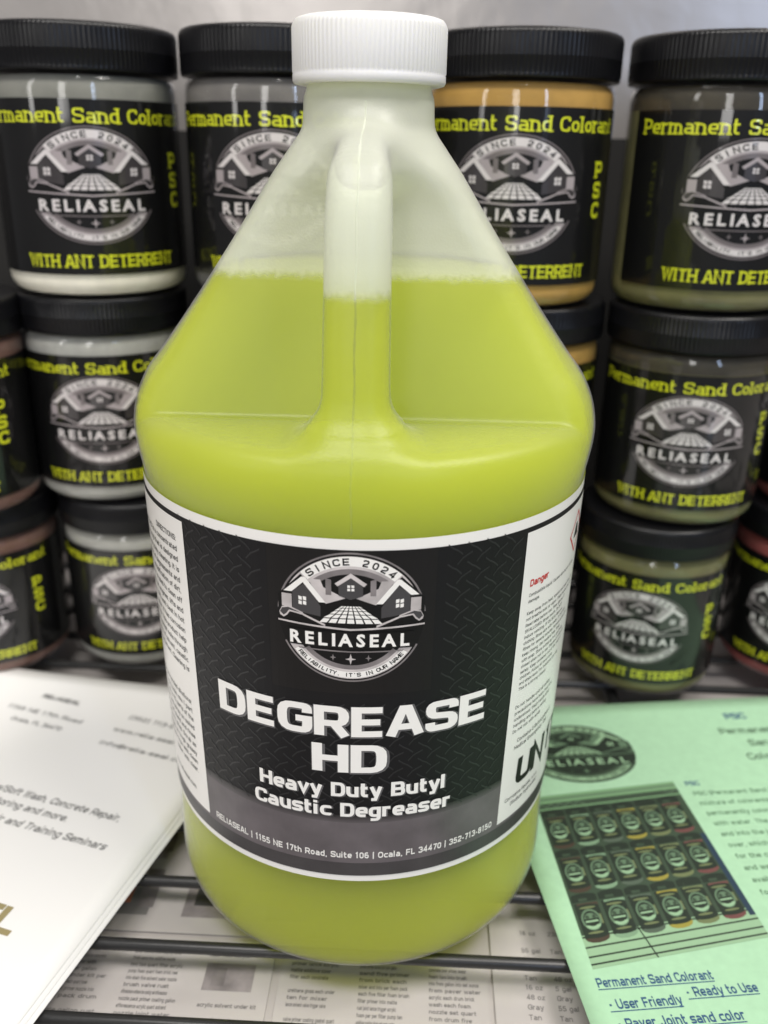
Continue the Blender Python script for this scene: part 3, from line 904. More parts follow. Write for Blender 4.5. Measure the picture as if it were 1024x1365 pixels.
def sdf2d(R, Z):
    d = np.full(R.shape, 1e9)
    inside = np.zeros(R.shape, bool)
    for i in range(len(pf) - 1):
        a = pf[i]
        b = pf[i + 1]
        e = b - a
        L2 = (e**2).sum()
        if L2 < 1e-16:
            continue
        t = np.clip(((R - a[0]) * e[0] + (Z - a[1]) * e[1]) / L2, 0, 1)
        d = np.minimum(d, (R - a[0] - t * e[0])**2 + (Z - a[1] - t * e[1])**2)
        cond = (a[1] > Z) != (b[1] > Z)
        if abs(e[1]) > 1e-12:
            xi = a[0] + (Z - a[1]) / e[1] * e[0]
            inside ^= cond & (R < xi)
    d = np.sqrt(d)
    return np.where(inside, -d, d)


TS = 0.0005
tr_ = np.arange(0, 0.1001, TS)
tz_ = np.arange(-0.012, 0.3201, TS)
TAB = sdf2d(*np.meshgrid(tr_, tz_, indexing='ij'))


def body_sdf(x, y, z):
    r = np.sqrt(x * x + y * y) / TS
    k = (z + 0.012) / TS
    i = np.clip(r.astype(int), 0, len(tr_) - 2)
    j = np.clip(k.astype(int), 0, len(tz_) - 2)
    fr = r - i
    fk = k - j
    return (TAB[i, j] * (1 - fr) * (1 - fk) + TAB[i + 1, j] * fr * (1 - fk) + TAB[i, j + 1] * (1 - fr) * fk + TAB[i + 1, j + 1] * fr * fk)


def smin(a, b, k):
    h = np.clip(0.5 + 0.5 * (b - a) / k, 0, 1)
    return b * (1 - h) + a * h - k * h * (1 - h)


def smax(a, b, k):
    return -smin(-a, -b, k)


HZ = np.array([.17, .198, .225, .245, .262, .275, .30])
HY = np.array([-.040, -.037, -.026, -.020, -.0195, -.026, -.040])
# dense smooth version of the recess line
_hz = np.linspace(.17, .30, 261)
_hy = np.interp(_hz, HZ, HY)
_k = np.hanning(41); _k /= _k.sum()
_hy = np.convolve(np.pad(_hy, 20, mode='edge'), _k, mode='valid')
_hp = rounded([(-0.012, 0.2740), (-0.034, 0.2722), (-0.0455, 0.2672), (-0.0512, 0.2570), (-0.0545, 0.2400), (-0.0575, 0.2200), (-0.0590, 0.2020), (-0.0585, 0.1880)], 7)
HAND = [((0, y_, z_), float(np.interp(z_, [.188, .200, .215, .24, .258, .266, .2705], [.0112, .0102, .0097, .0094, .0093, .0090, .0080]))) for y_, z_ in _hp]


def cone_seg(x, y, z, A, ra, B, rb):
    A = np.array(A); B = np.array(B)
    e = B - A
    L2 = (e**2).sum()
    t = np.clip(((x - A[0]) * e[0] + (y - A[1]) * e[1] + (z - A[2]) * e[2]) / L2, 0, 1)
    q = np.sqrt((y - A[1] - t * e[1])**2 + (z - A[2] - t * e[2])**2)
    # slightly squared section, flatter than a round tube
    d = (np.abs(x)**2.7 + q**2.7 + 1e-12)**(1 / 2.7)
    return d - (ra + (rb - ra) * t)


def jug_sdf(x, y, z):
    b = body_sdf(x, y, z)
    yr = np.interp(z, _hz, _hy)
    # cut: in front of the recess face and above the ledge; ledge dips a little to the front
    cut = smax((y - yr) * 0.93, (0.1970 - 0.020 * (y + 0.037) - z), 0.0022)
    b2 = smax(b, -cut, 0.0055)
    h = np.full(b2.shape, 0.05)
    near = (np.abs(x) < 0.034) & (y < 0.012) & (z > 0.15)
    xn, yn, zn = x[near], y[near], z[near]
    if xn.size:
        hn = None
        for (A, ra), (B, rb) in zip(HAND[:-1], HAND[1:]):
            d = cone_seg(xn, yn, zn, A, ra, B, rb)
            hn = d if hn is None else np.minimum(hn, d)
        h[near] = hn
    kk = np.interp(z, [0.176, 0.188, 0.203, 0.225, 0.25, 0.27], [0.001, 0.008, 0.018, 0.008, 0.006, 0.012])
    return smin(b2, h, kk)


def surface_nets(f, lo, hi, st):
    ax = [np.arange(lo[i], hi[i] + st, st) for i in range(3)]
    X, Y, Z = np.meshgrid(*ax, indexing='ij')
    V = f(X, Y, Z)
    nx, ny, nz = V.shape
    s = V < 0
    cnt = np.zeros((nx - 1, ny - 1, nz - 1), np.int8)
    acc = np.zeros((nx - 1, ny - 1, nz - 1, 3), np.float32)
    num = np.zeros((nx - 1, ny - 1, nz - 1), np.float32)
    corners = [(i, j, k) for i in (0, 1) for j in (0, 1) for k in (0, 1)]
    sl = lambda c_: V[c_[0]:nx - 1 + c_[0], c_[1]:ny - 1 + c_[1], c_[2]:nz - 1 + c_[2]]
    for a in corners:
        for d in range(3):
            if a[d] == 1:
                continue
            b = list(a)
            b[d] = 1
            va, vb = sl(a), sl(b)
            m = (va < 0) != (vb < 0)
            t = np.where(m, va / np.where(m, va - vb, 1), 0)
            for q in range(3):
                acc[..., q] += np.where(m, a[q] + (t if q == d else 0), 0)
            num += m
    act = num > 0
    idx = -np.ones(act.shape, np.int64)
    ii = np.argwhere(act)
    idx[act] = np.arange(len(ii))
    P = (ii + acc[act] / num[act][:, None]) * st + np.array(lo)
    faces = []
    for d in range(3):
        a, b = [(1, 2), (2, 0), (0, 1)][d]
        s0 = [slice(None)] * 3
        s1 = [slice(None)] * 3
        s0[d] = slice(0, -1)
        s1[d] = slice(1, None)
        ch = s[tuple(s0)] != s[tuple(s1)]
        e = np.argwhere(ch)
        e = e[(e[:, a] > 0) & (e[:, b] > 0) & (e[:, a] < V.shape[a] - 1) & (e[:, b] < V.shape[b] - 1)]
        flip = s[e[:, 0], e[:, 1], e[:, 2]]

        def cell(da, db):
            q = e.copy()
            q[:, a] -= da
            q[:, b] -= db
            return idx[q[:, 0], q[:, 1], q[:, 2]]
        Q = np.stack([cell(1, 1), cell(0, 1), cell(0, 0), cell(1, 0)], -1)
        Q[~flip] = Q[~flip][:, ::-1]
        faces.append(Q)
    Fc = np.concatenate(faces)
    h = 2e-4
    for it in range(3):
        g, v = grad(f, P, h)
        P = P - g * (v / np.maximum((g**2).sum(1), 0.2))[:, None]
    g, v = grad(f, P, h)
    Nn = g / np.linalg.norm(g, axis=1)[:, None]
    return P, Fc, Nn


def grad(f, P, h):
    v = f(P[:, 0], P[:, 1], P[:, 2])
    g = np.stack([(f(P[:, 0] + h, P[:, 1], P[:, 2]) - f(P[:, 0] - h, P[:, 1], P[:, 2])) / (2 * h),
                  (f(P[:, 0], P[:, 1] + h, P[:, 2]) - f(P[:, 0], P[:, 1] - h, P[:, 2])) / (2 * h),
                  (f(P[:, 0], P[:, 1], P[:, 2] + h) - f(P[:, 0], P[:, 1], P[:, 2] - h)) / (2 * h)], -1)
    return g, v


def np_mesh(name, P, Fc, Nn=None):
    used = np.unique(Fc)
    rm = -np.ones(len(P), np.int64)
    rm[used] = np.arange(len(used))
    me = bpy.data.meshes.new(name)
    P2 = P[used]
    F2 = rm[Fc]
    me.vertices.add(len(P2))
    me.vertices.foreach_set('co', P2.astype(np.float32).ravel())
    me.loops.add(F2.size)
    me.loops.foreach_set('vertex_index', F2.astype(np.int32).ravel())
    me.polygons.add(len(F2))
    me.polygons.foreach_set('loop_start', np.arange(0, F2.size, 4, dtype=np.int32))
    me.polygons.foreach_set('loop_total', np.full(len(F2), 4, np.int32))
    me.update()
    me.validate()
    me.polygons.foreach_set('use_smooth', [True] * len(me.polygons))
    if Nn is not None and len(me.vertices) == len(P2):
        me.normals_split_custom_set_from_vertices(Nn[used].astype(np.float32).tolist())
    return me


JR = math.radians(-2.8)
jug = thing("plastic_jug", "large translucent gallon jug of yellow green degreaser with white screw cap and black label", "jug", (0, 0, 0), JR)
JLO, JHI, JST = (-0.0845, -0.0845, -0.0025), (0.0845, 0.0845, 0.3095), 0.0013
P_, F_, N_ = surface_nets(jug_sdf, JLO, JHI, JST)
fc = P_[F_].mean(1)
hsel = (np.abs(fc[:, 0]) < 0.0145) & (fc[:, 2] > 0.2035) & (fc[:, 2] < 0.285) & (fc[:, 1] < np.interp(fc[:, 2], [0.20, 0.258, 0.264, 0.28], [-0.045, -0.034, -0.034, -0.034]))
link("body", np_mesh("body", P_, F_[~hsel], N_), jug, [M['shell']])
link("handle", np_mesh("handle", P_, F_[hsel], N_), jug, [M['shell']])
LEVEL = 0.2385


def liquid_sdf(x, y, z):
    return smax(jug_sdf(x, y, z) + 0.0004, z - LEVEL, 0.0012)


Pl, Fl, Nl = surface_nets(liquid_sdf, JLO, (0.0845, 0.0845, 0.245), 0.0016)
link("liquid", np_mesh("liquid", Pl, Fl, Nl), jug, [M['liquid']])

# mould seam down the front
def front_y(z, x=0.0):
    ys = np.linspace(-0.09, 0.0, 600)
    v = jug_sdf(np.full(600, x), ys, np.full(600, z))
    i = int(np.argmax(v < 0))
    if i == 0:
        return None
    t = v[i - 1] / (v[i - 1] - v[i])
    return ys[i - 1] + t * (ys[i] - ys[i - 1])


sv, sf = [], []
zz = list(np.linspace(0.1755, 0.2890, 90))
pts = [(z, front_y(z)) for z in zz]
pts = [q for q in pts if q[1] is not None]
for k, (z, y) in enumerate(pts):
    wv = 0.00028 + 0.00008 * math.sin(k * 1.3)
    xo = 0.00012 * math.sin(k * 0.45)
    sv += [(xo - wv, y + 0.00012, z), (xo, y - 0.00022, z), (xo + wv, y + 0.00012, z)]
for k in range(len(pts) - 1):
    a = 3 * k
    sf += [(a, a + 1, a + 4, a + 3), (a + 1, a + 2, a + 5, a + 4)]
sm = bpy.data.meshes.new("seam")
sm.from_pydata(sv, [], sf)
link("mould_seam", sm, jug, [M['shell']])

# cap
NR = 100
rib = lambda i: [0.0, 0.00028, 0.00034, 0.00028][i % 4]
cp = [(0.0196, 0.2912), (0.0224, 0.2911), (0.0233, 0.2914), (0.0237, 0.2922), (0.0237, 0.2942), (0.02345, 0.2946, 0.3), (0.02345, 0.2952, 1), (0.02345, 0.3092, 1), (0.02335, 0.3102, 0.4), (0.0231, 0.3110),
      (0.0226, 0.3117), (0.0218, 0.3120), (0.0212, 0.3119), (0.0209, 0.3112), (0.0, 0.3112)]
cp = [(r_[0], 0.2940 + (r_[1] - 0.2912) * 0.865, *r_[2:]) for r_ in cp]
cap = link("cap", lathe(cp[:-1], NR * 4, rib), jug, [M['cap']])
cap.data.polygons.foreach_set('use_smooth', [len(p.vertices) == 4 for p in cap.data.polygons])

# label
RL = lambda z: 0.0741 + (z - 0.0467) * (0.0775 - 0.0741) / 0.1276
RMID = 0.0758


def jug_map(base):
    def f(s, z, off):
        a = s / RMID
        r = RL(z) + base + off
        return Vector((r * math.sin(a), -r * math.cos(a), z))
    return f


A = lambda deg: math.radians(deg) * RMID
Lb = Print()
Lb.rect(A(-118), 0.0467, A(118), 0.1743, M['lab_white'], 0)
label = Lb.build("label", jug_map(0.0004), jug, step=0.0025)
Pn = Print()
Pn.rect(A(-116), 0.0492, A(116), 0.1709, M['lab_black'], 0)
panel = Pn.build("black_panel", jug_map(0.00046), label, step=0.0025)
Gn = Print()
n = 24
for i in range(n):
    a0, a1 = -116 + 232 * i / n, -116 + 232 * (i + 1) / n
    f0 = lambda a: 0.0735 - 0.0015 * math.cos(math.radians(a * 2))
    Gn.raw([(A(a0), 0.0492), (A(a1), 0.0492), (A(a1), f0(a1)), (A(a0), f0(a0))], [(0, 1, 2, 3)], M['lab_grey'], 0)
for q in range(5):      # the printed band fades out upwards
    mq = mat("label_grey_fade", tuple(c_ * (0.72 - 0.15 * q) for c_ in (0.115, 0.10, 0.106)), rough=0.4, noise=(70, 0.2))
    for i in range(n):
        a0, a1 = -116 + 232 * i / n, -116 + 232 * (i + 1) / n
        Gn.raw([(A(a0), f0(a0) + q * .0006), (A(a1), f0(a1) + q * .0006), (A(a1), f0(a1) + (q + 1) * .0006), (A(a0), f0(a0) + (q + 1) * .0006)], [(0, 1, 2, 3)], mq, 0)
Gn.rect(A(-116), 0.0492, A(116), 0.0547, M['lab_grey2'], 0.8)
Gn.build("grey_band", jug_map(0.00052), label, step=0.0025)
Fb = Print()
Fb.rect(-0.0245, 0.1225, 0.0245, 0.1709, M['lab_flat'], 0)
Fb.build("emblem_ground", jug_map(0.00056), label, step=0.0025)
# tread plate pattern
Tr = Print()
row = 0
y = 0.0765
while y < 0.170:
    x = A(-43) + (0.0031 if row % 2 else 0)
    while x < A(41):
        if not (abs(x) < 0.027 and y > 0.118):
            s = 1 if row % 2 else -1
            L_ = 0.0029
            dx, dy = L_ * 0.80, L_ * 0.62
            jj = rnd.uniform(-.0002, .0002)
            pts_ = [(x - dx, y - dy * s), (x - dx * .3, y - dy * .1 * s + .0003), (x + dx * .3, y + dy * .35 * s + .0003), (x + dx, y + dy * s + jj)]
            Tr.stroke(pts_, 0.00022, M['tread'], 0)
            Tr.stroke([(a, b - 0.0003) for a, b in pts_], 0.0003, M['tread2'], 0.3)
        x += 0.0062
    y += 0.0031
    row += 1
tr_o = Tr.build("tread_pattern", jug_map(0.00054), label)
tr_o['kind'] = 'stuff'
Sp = Print()
Sp.rect(A(-112), 0.0560, A(-43.2), 0.1692, M['lab_white'], 0)
lft = Sp.build("text_panel", jug_map(0.0006), label, step=0.0025)
Sp = Print()
Sp.rect(A(42.2), 0.0560, A(112), 0.1692, M['lab_white'], 0)
rgt = Sp.build("text_panel", jug_map(0.0006), label, step=0.0025)
Em = Print()
emblem(Em, 0, 0.1486, 0.0217, 0.0217, ('white', 'lgrey', 'mgrey', 'dgrey', 'black'), base=0)
Em.build("emblem", jug_map(0.00062), label, step=0.003, delta=4e-5)
Tt = Print()
for dxy, mm, tt, ll in (((0.0003, -0.0003), 'halo', 0.27, 0), ((0, 0), 'white', 0.20, 4)):
    Tt.block("DEGREASE", dxy[0], 0.1065 + dxy[1], 0.0112, M[mm], ll, t=tt, width=0.0905, track=0.13, ax=1.45, rnd_=1.35)
Tt.build("title_lettering", jug_map(0.00062), label, step=0.003, delta=3e-5)
Tt = Print()
for dxy, mm, tt, ll in (((0.0003, -0.0003), 'halo', 0.27, 0), ((0, 0), 'white', 0.20, 4)):
    Tt.block("HD", dxy[0], 0.0926 + dxy[1], 0.0108, M[mm], ll, t=tt, width=0.0235, track=0.13, ax=1.45, rnd_=1.35)
Tt.build("title_lettering", jug_map(0.00062), label, step=0.003, delta=3e-5)
Tt = Print()
for dxy, mm, tt, ll in (((0.00025, -0.0002), 'halo', 0.29, 0), ((0, 0), 'white', 0.20, 4)):
    Tt.block("Heavy Duty Butyl", dxy[0] + 0.0005, 0.0829 + dxy[1], 0.0056, M[mm], ll, t=tt, width=0.0625, track=0.13, ax=1.4, rnd_=1.3)
    Tt.block("Caustic Degreaser", dxy[0] + 0.0005, 0.0747 + dxy[1], 0.0056, M[mm], ll, t=tt, width=0.067, track=0.13, ax=1.4, rnd_=1.3)
Tt.build("subtitle_lettering", jug_map(0.00062), label, step=0.003, delta=3e-5)
Tt = Print()
Tt.text("RELIASEAL | 1155 NE 17th Road, Suite 106 | Ocala, FL 34470 | 352-713-8150", 0.0000, 0.0570, 0.0026, M['lab_white'], 0, align='c', bold=0.028, track=.05, res=1, width=A(80))
Tt.build("address_lettering", jug_map(0.00066), label, step=0.004)
Tt = Print()
rows = ["DIRECTIONS:", "DEGREASE HD is a concentrated", "heavy duty butyl that is designed", "for heavy duty cleaning. It is", "a blend of degreasants and", "wetters for emulsification of dirt,",
        "grease. It is used to clean off", "oil from engines, lifts and", "floors. Will work best in hot", "water. It has corrosion", "control. This product help", "cut the heaviest soils through", "blend of solvent, caustic",
        "and surfactant. Cleaning is"]
for i, r in enumerate(rows):
    Tt.text(r, A(-46.5), 0.1612 - i * 0.00372, 0.00205, M['txt'], 0, align='r', res=1, bold=0.008)
rows = ["Recommended dilutions:", "For heavy soils, mix 1 part", "product to 10 parts of the", "water and spray on soiled", "area. Let stand and rinse", "before it dries. Scrub as", "needed on tough greasy", "areas and rinse with clean", "water until clear."]
for i, r in enumerate(rows):
    Tt.text(r, A(-47), 0.0995 - i * 0.0036, 0.0020, M['txt'], 0, align='r', res=1, bold=0.005)
Tt.text("www.reliaseal.com", A(-49.5), 0.0615, 0.0020, M['txt'], 0, align='r', res=1)
Tt.build("fine_print", jug_map(0.00066), lft, step=0.004)
Tt = Print()
Tt.text("Danger", A(45.0), 0.1495, 0.0025, M['red'], 0, res=1, bold=0.03)
rows = ["Combustible liquid. Causes skin burns and eye", "damage.", "", "Keep away from heat, sparks and open flame. Do", "not breathe mist or vapor. Wash hands after use.", "Read label before use. Wear gloves. IF", "SWALLOWED: Rinse mouth. Do NOT", "induce vomiting. IF ON SKIN: Remove",
        "clothing. Rinse skin with water. IF IN EYES:", "Rinse for several minutes. Remove lenses and", "keep rinsing. Get medical help. Wash", "with soap. Store locked up in a cool place", "closed when not in use. Dispose of contents", "safely. Keep container out of the reach of", "children. Follow all local rules", "and state laws. For industrial use only.",
        "This is a strong cleaner."]
for i, r in enumerate(rows):
    if r:
        Tt.text(r, A(45.0), 0.1458 - i * 0.0022, 0.00125, M['txt'], 0, res=1)
for i, r in enumerate(["Do not handle until all safety", "precautions have been read and", "understood. Wash hands after", "handling and before eating.", "Do not mix with acids."]):
    Tt.text(r, A(44.6), 0.1035 - i * 0.0025, 0.0014, M['txt'], 0, res=1)
Tt.text("Contains 2-Butoxyethanol", A(47), 0.0885, 0.0017, M['txt'], 0, res=1)
Tt.text("Medical Emergency: Call", A(46), 0.0858, 0.0017, M['txt'], 0, res=1)
Tt.block("UN", A(48.5), 0.0690, 0.0115, M['black'], 0, t=0.22, align='l', xs=0.95, slant=0.05, ax=1.25)
Tt.text("1760", A(66), 0.0690, 0.0115, M['black'], 0, bold=0.03)
Tt.text("Corrosive liquids, n.o.s.", A(44.5), 0.0640, 0.0017, M['txt'], 0, res=1)
Tt.text("(Sodium hydroxide)", A(47), 0.0612, 0.0017, M['txt'], 0, res=1)
gx, gz, gr = A(70), 0.1575, 0.0075
Tt.stroke([(gx - gr, gz), (gx, gz - gr), (gx + gr, gz), (gx, gz + gr)], 0.0008, M['red'], 0, closed=True)
Tt.poly([(gx - .003, gz - .002), (gx + .003, gz - .002), (gx + .001, gz + .003), (gx - .001, gz + .003)], M['black'], 0)
Tt.build("fine_print", jug_map(0.00066), rgt, step=0.004)


# ================================================================ jars
JH = 0.1105
JRAD = 0.0440


def jmap(base):
    def f(s, z, off):
        a = s / JRAD
        r = JRAD + base + off
        return Vector((r * math.sin(a), -r * math.cos(a), z))
    return f


wall_prof = rounded([(0.030, 0.0022), (0.0375, 0.0004), (0.0408, 0.0012), (0.0434, 0.0048), (0.0440, 0.0095), (0.0440, 0.050), (0.0440, 0.0825), (0.0438, 0.0872), (0.0425, 0.0905), (0.0412, 0.0915), (0.0408, 0.0935)], 4)
powder_prof = lambda lv: rounded([(0.028, 0.0030), (0.0370, 0.0014), (0.0400, 0.0022), (0.0425, 0.0055), (0.0430, 0.0100), (0.0430, 0.045), (0.0430, min(lv, 0.0835) - .002)] + ([(0.0428, 0.0868), (0.0415, 0.0897), (0.040, 0.0908)] if lv > 0.086 else [(0.0425, lv)]), 4)
jar_wall_me = lathe(wall_prof, 96, close=False)
M['pet'] = mat_clear("clear_jar_plastic", (0.97, 0.97, 0.97), 0.012, (0.6, 0.6, 0.6))
jar_wall_me.materials.append(M['pet'])
jar_wall_me.polygons.foreach_set('use_smooth', [True] * len(jar_wall_me.polygons))
lrib = lambda i: [0.0, 0.0004, 0.00045, 0.0002][i % 4]
lp = [(0.0430, 0.0922), (0.0450, 0.0922), (0.0453, 0.0928), (0.0450, 0.0935, .5), (0.0450, 0.0942, 1), (0.0450, 0.1000, 1), (0.04515, 0.1003, 1), (0.0450, 0.1006, 1), (0.0450, 0.1075, 1), (0.0448, 0.1090, .6), (0.0443, 0.1099), (0.0432, 0.1104), (0.041, 0.1105)]
lid_me = lathe(lp, 132 * 4, lrib)
lid_me.materials.append(M['lid'])
lid_me.polygons.foreach_set('use_smooth', [len(p.vertices) == 4 for p in lid_me.polygons])

Jl = Print()
Jl.rect(-math.radians(78) * JRAD, 0.0108, math.radians(185) * JRAD, 0.0815, M['jlabel'], 0)
tmp = thing("tmp", "x", "x")
jl_o = Jl.build("label", jmap(0.0002), tmp, step=0.0022)
Je = Print()
emblem(Je, 0, 0.0475, 0.0302, 0.0238, ('jwhite', 'jlgrey', 'jmgrey', 'jdgrey', 'jlabel'), base=0)
je_o = Je.build("emblem", jmap(0.00026), jl_o, step=0.003, delta=4e-5)
Jt = Print()
Jt.block("Permanent Sand Colorant", 0.0, 0.0722, 0.0060, M['yellow'], 0, t=0.12, ax=1.5, track=.10, width=0.108, serif=True)
jt_o = Jt.build("product_lettering", jmap(0.00028), jl_o, step=0.003, delta=4e-5)
Jt = Print()
Jt.block("WITH ANT DETERRENT", 0.0025, 0.0139, 0.0054, M['yellow'], 0, t=0.14, ax=1.4, track=.08, width=0.073, serif=True)
jw_o = Jt.build("slogan_lettering", jmap(0.00028), jl_o, step=0.003, delta=4e-5)
Jt = Print()
for i, ch in enumerate("PSC"):
    Jt.block(ch, math.radians(58) * JRAD, 0.0545 - i * 0.0082, 0.0066, M['yellow'], 0, t=0.21, xs=1.05, serif=True)
jp_o = Jt.build("side_lettering", jmap(0.00028), jl_o, step=0.003, delta=4e-5)
PROTO = [o.data for o in (jl_o, je_o, jt_o, jw_o, jp_o)]
for o in (jp_o, jw_o, jt_o, je_o, jl_o, tmp):
    bpy.data.objects.remove(o)

pow_mats = {
    'brown': mat("brown_powder", (0.15, 0.075, 0.055), rough=0.8, noise=(200, 0.1)),
    'white': mat("cream_powder", (0.90, 0.86, 0.72), rough=0.8, noise=(200, 0.05)),
    'grey': mat("pale_grey_powder", (0.38, 0.38, 0.35), rough=0.8, noise=(200, 0.08)),
    'dark': mat("charcoal_powder", (0.10, 0.10, 0.10), rough=0.8, noise=(200, 0.1)),
    'gold': mat("golden_powder", (0.47, 0.27, 0.055), rough=0.8, noise=(60, 0.18)),
    'olive': mat("olive_powder", (0.16, 0.15, 0.055), rough=0.8, noise=(60, 0.25)),
    'red': mat("red_powder", (0.25, 0.055, 0.05), rough=0.8, noise=(60, 0.15)),
}
upper_mats = {
    'grey': mat("grey_upper_tone", (0.22, 0.22, 0.19), rough=0.7, noise=(90, 0.12)),
    'smoke': mat("smoky_upper_tone", (0.15, 0.14, 0.13), rough=0.7, noise=(90, 0.15)),
    'umber': mat("umber_upper_tone", (0.035, 0.028, 0.015), rough=0.7, noise=(60, 0.4)),
}
_pm = {}


def powder_mesh(kind, lv, upper_tone=None):
    if (kind, lv, upper_tone) not in _pm:
        me = lathe(powder_prof(lv), 80)
        me.materials.append(pow_mats[kind])
        me.polygons.foreach_set('use_smooth', [len(p.vertices) == 4 for p in me.polygons])
        if upper_tone:    # second tone for the upper faces of the fill
            me.materials.append(upper_mats[upper_tone])
            for p in me.polygons:
                if p.center.z > 0.079:
                    p.material_index = 1
        _pm[(kind, lv, upper_tone)] = me
    return _pm[(kind, lv, upper_tone)]


def jar(x, y, z, rot, kind, lv, label, upper_tone=None):
    t = thing("colorant_jar", label, "jar", (x, y, z), math.radians(rot), "stacked jars of sand colorant")
    link("jar_wall", jar_wall_me, t)
    link("powder", powder_mesh(kind, lv, upper_tone), t)
    link("lid", lid_me, t)
    l = link("label", PROTO[0], t)
    for nm, me in zip(("emblem", "product_lettering", "slogan_lettering", "side_lettering"), PROTO[1:]):
        link(nm, me, l)
    return t


# facing the camera: rot so that -Y points to the camera
def face(x, y, extra=0):
    return math.degrees(math.atan2(x - CAM_POS.x, -(CAM_POS.y - y))) * -1 + extra


JARS = [
    # x, y, level index, twist, powder, powder level, label
    (-0.1375, 0.170, 2, 0, 'white', 0.090, "white colorant jar on top of the stack, cream powder showing below its black label"),
    (-0.1390, 0.173, 1, -8, 'grey', 0.090, "pale grey jar in the middle of the stack directly left of the jug"),
    (-0.1310, 0.171, 0, -5, 'grey', 0.090, "pale grey jar at the bottom of the stack beside the white papers"),
    (-0.0435, 0.166, 2, -4, 'dark', 0.090, "jar with a smoky grey shoulder on top, just left of the jug neck"),
    (-0.0435, 0.172, 1, 0, 'dark', 0.085, "dark jar hidden behind the jug shoulder, second in its stack"),
    (-0.0440, 0.172, 0, 2, 'dark', 0.085, "dark jar hidden behind the jug label, lowest in its stack"),
    (0.0715, 0.158, 2, 0, 'gold', 0.090, "golden orange jar on top, just right of the jug neck"),
    (0.0790, 0.162, 1, 0, 'gold', 0.090, "golden jar under the topmost golden one, mostly behind the jug"),
    (0.0760, 0.162, 0, 0, 'gold', 0.090, "golden jar at the bottom behind the jug, lowest in its stack"),
    (0.1665, 0.150, 2, 22, 'olive', 0.090, "olive jar on top at the right with a dark shoulder band"),
    (0.1670, 0.148, 1, 6, 'olive', 0.090, "olive jar in the middle of the right stack, above another olive jar"),
    (0.1600, 0.144, 0, -3, 'olive', 0.090, "olive jar at the bottom of the right stack above the green flyer"),
    (-0.2290, 0.165, 2, -20, 'brown', 0.090, "brown jar at the top left, beside the white topped stack"),
    (-0.2155, 0.142, 1, -24, 'brown', 0.090, "brown jar in the middle at the left edge, its side letters facing out"),
    (-0.2140, 0.158, 0, -24, 'brown', 0.090, "brown jar at the bottom left behind the white papers"),
    (0.2600, 0.158, 2, 0, 'red', 0.090, "red jar topmost in the stack at the right edge"),
    (0.2600, 0.158, 1, 0, 'red', 0.090, "red jar in the middle of the stack at the right edge"),
    (0.2530, 0.154, 0, 0, 'red', 0.090, "red jar at the bottom right corner behind the green flyer"),
]
SKIP = {5, 8, 12, 15}       # nothing of these shows in the photograph
for i, (x, y, k, tw, kind, lv, lb) in enumerate(JARS):
    if i in SKIP and i in (12, 15):
        continue
    jr = jar(x, y, (0.0001, 0.0996, 0.2066)[k], face(x, y, tw), kind, lv, lb, {0: "grey", 3: "smoke", 9: "umber", 10: "umber"}.get(i))
    jr.scale = ((.91, .91, .900), (.955, .955, .967), (1, 1, 1.068))[k]


# ================================================================ papers on the shelf
def paper(name, label, cat, TL, TR, BL, z, material, lift=None, group=None, nx=24, ny=30, tdir=None):
    TL = Vector(TL); TR = Vector(TR); BL = Vector(BL)
    ux, uy = (TR - TL), (BL - TL)
    root = thing(name, label, cat, (0, 0, 0), 0, group)
    vs, fs = [], []
    for j in range(ny + 1):
        for i in range(nx + 1):
            s, t = i / nx, j / ny
            p = TL + ux * s + uy * t
            vs.append((p.x, p.y, z + (lift(s, t) if lift else 0)))
    for j in range(ny):
        for i in range(nx):
            a = j * (nx + 1) + i
            fs.append((a, a + nx + 1, a + nx + 2, a + 1))
    me = bpy.data.meshes.new("page")
    me.from_pydata(vs, [], fs)
    pg = link("page", me, root, [material], smooth=True)
    md = pg.modifiers.new("thickness", 'SOLIDIFY')
    md.thickness = 0.00018
    md.offset = -1
    WX, WY = ux.length, uy.length
    uxn, uyn = ux / WX, -uy / WY
    if tdir:        # direction the lines of print run in
        uxn = Vector(tdir)
        uyn = Vector((-tdir[1], tdir[0]))

    def mp(x, y, off):      # x right from TL in metres, y up (negative down the page)
        s, t = x / WX, -y / WY
        p = TL + uxn * x + uyn * y
        return Vector((p.x, p.y, z + 0.00009 + off + (lift(s, t) if lift else 0)))
    # inverse: world -> page coordinates
    Mx = np.array([[uxn.x, uyn.x], [uxn.y, uyn.y]])
    inv = np.linalg.inv(Mx)

    def w2p(x, y):
        q = inv @ np.array([x - TL.x, y - TL.y])
        return float(q[0]), float(q[1])
    return root, mp, w2p


# white sheets: three laid one over another
wl = lambda s, t: 0.006 * max(0, 0.45 - s)**2 * 4 * max(0, 0.5 - t) * 2 + 0.0012
for i, (dx, dy, lb) in enumerate(((0.0032, -0.0035, "lowest white sheet of the fanned pile left of the jug"), (0.0016, -0.0016, "middle white sheet of the fanned pile left of the jug"))):
    paper("paper_sheet", lb, "sheet", (-0.264 + dx, 0.1405 + dy), (-0.052 + dx, 0.099 + dy), (-0.350 + dx, -0.1245 + dy), 0.0004 + 0.0004 * i, M['paper'], wl, "white sheets piled left of the jug")
root, mp, w2p = paper("paper_sheet", "top white sheet left of the jug with address lines and tan capital letters", "sheet", (-0.264, 0.1405), (-0.052, 0.099), (-0.350, -0.1245), 0.0013, M['paper'], wl, "white sheets piled left of the jug", tdir=(.9455, -.3256))
Tp = Print()


def ln(s, x, y, cap, m='ptxt', align='l', bold=0.01, width=None, slant=0.0, layer=0):
    px, py = w2p(x, y)
    Tp.text(s, px, py - cap / 2, cap, M[m], layer, align=align, res=1, bold=bold, width=width, slant=slant)


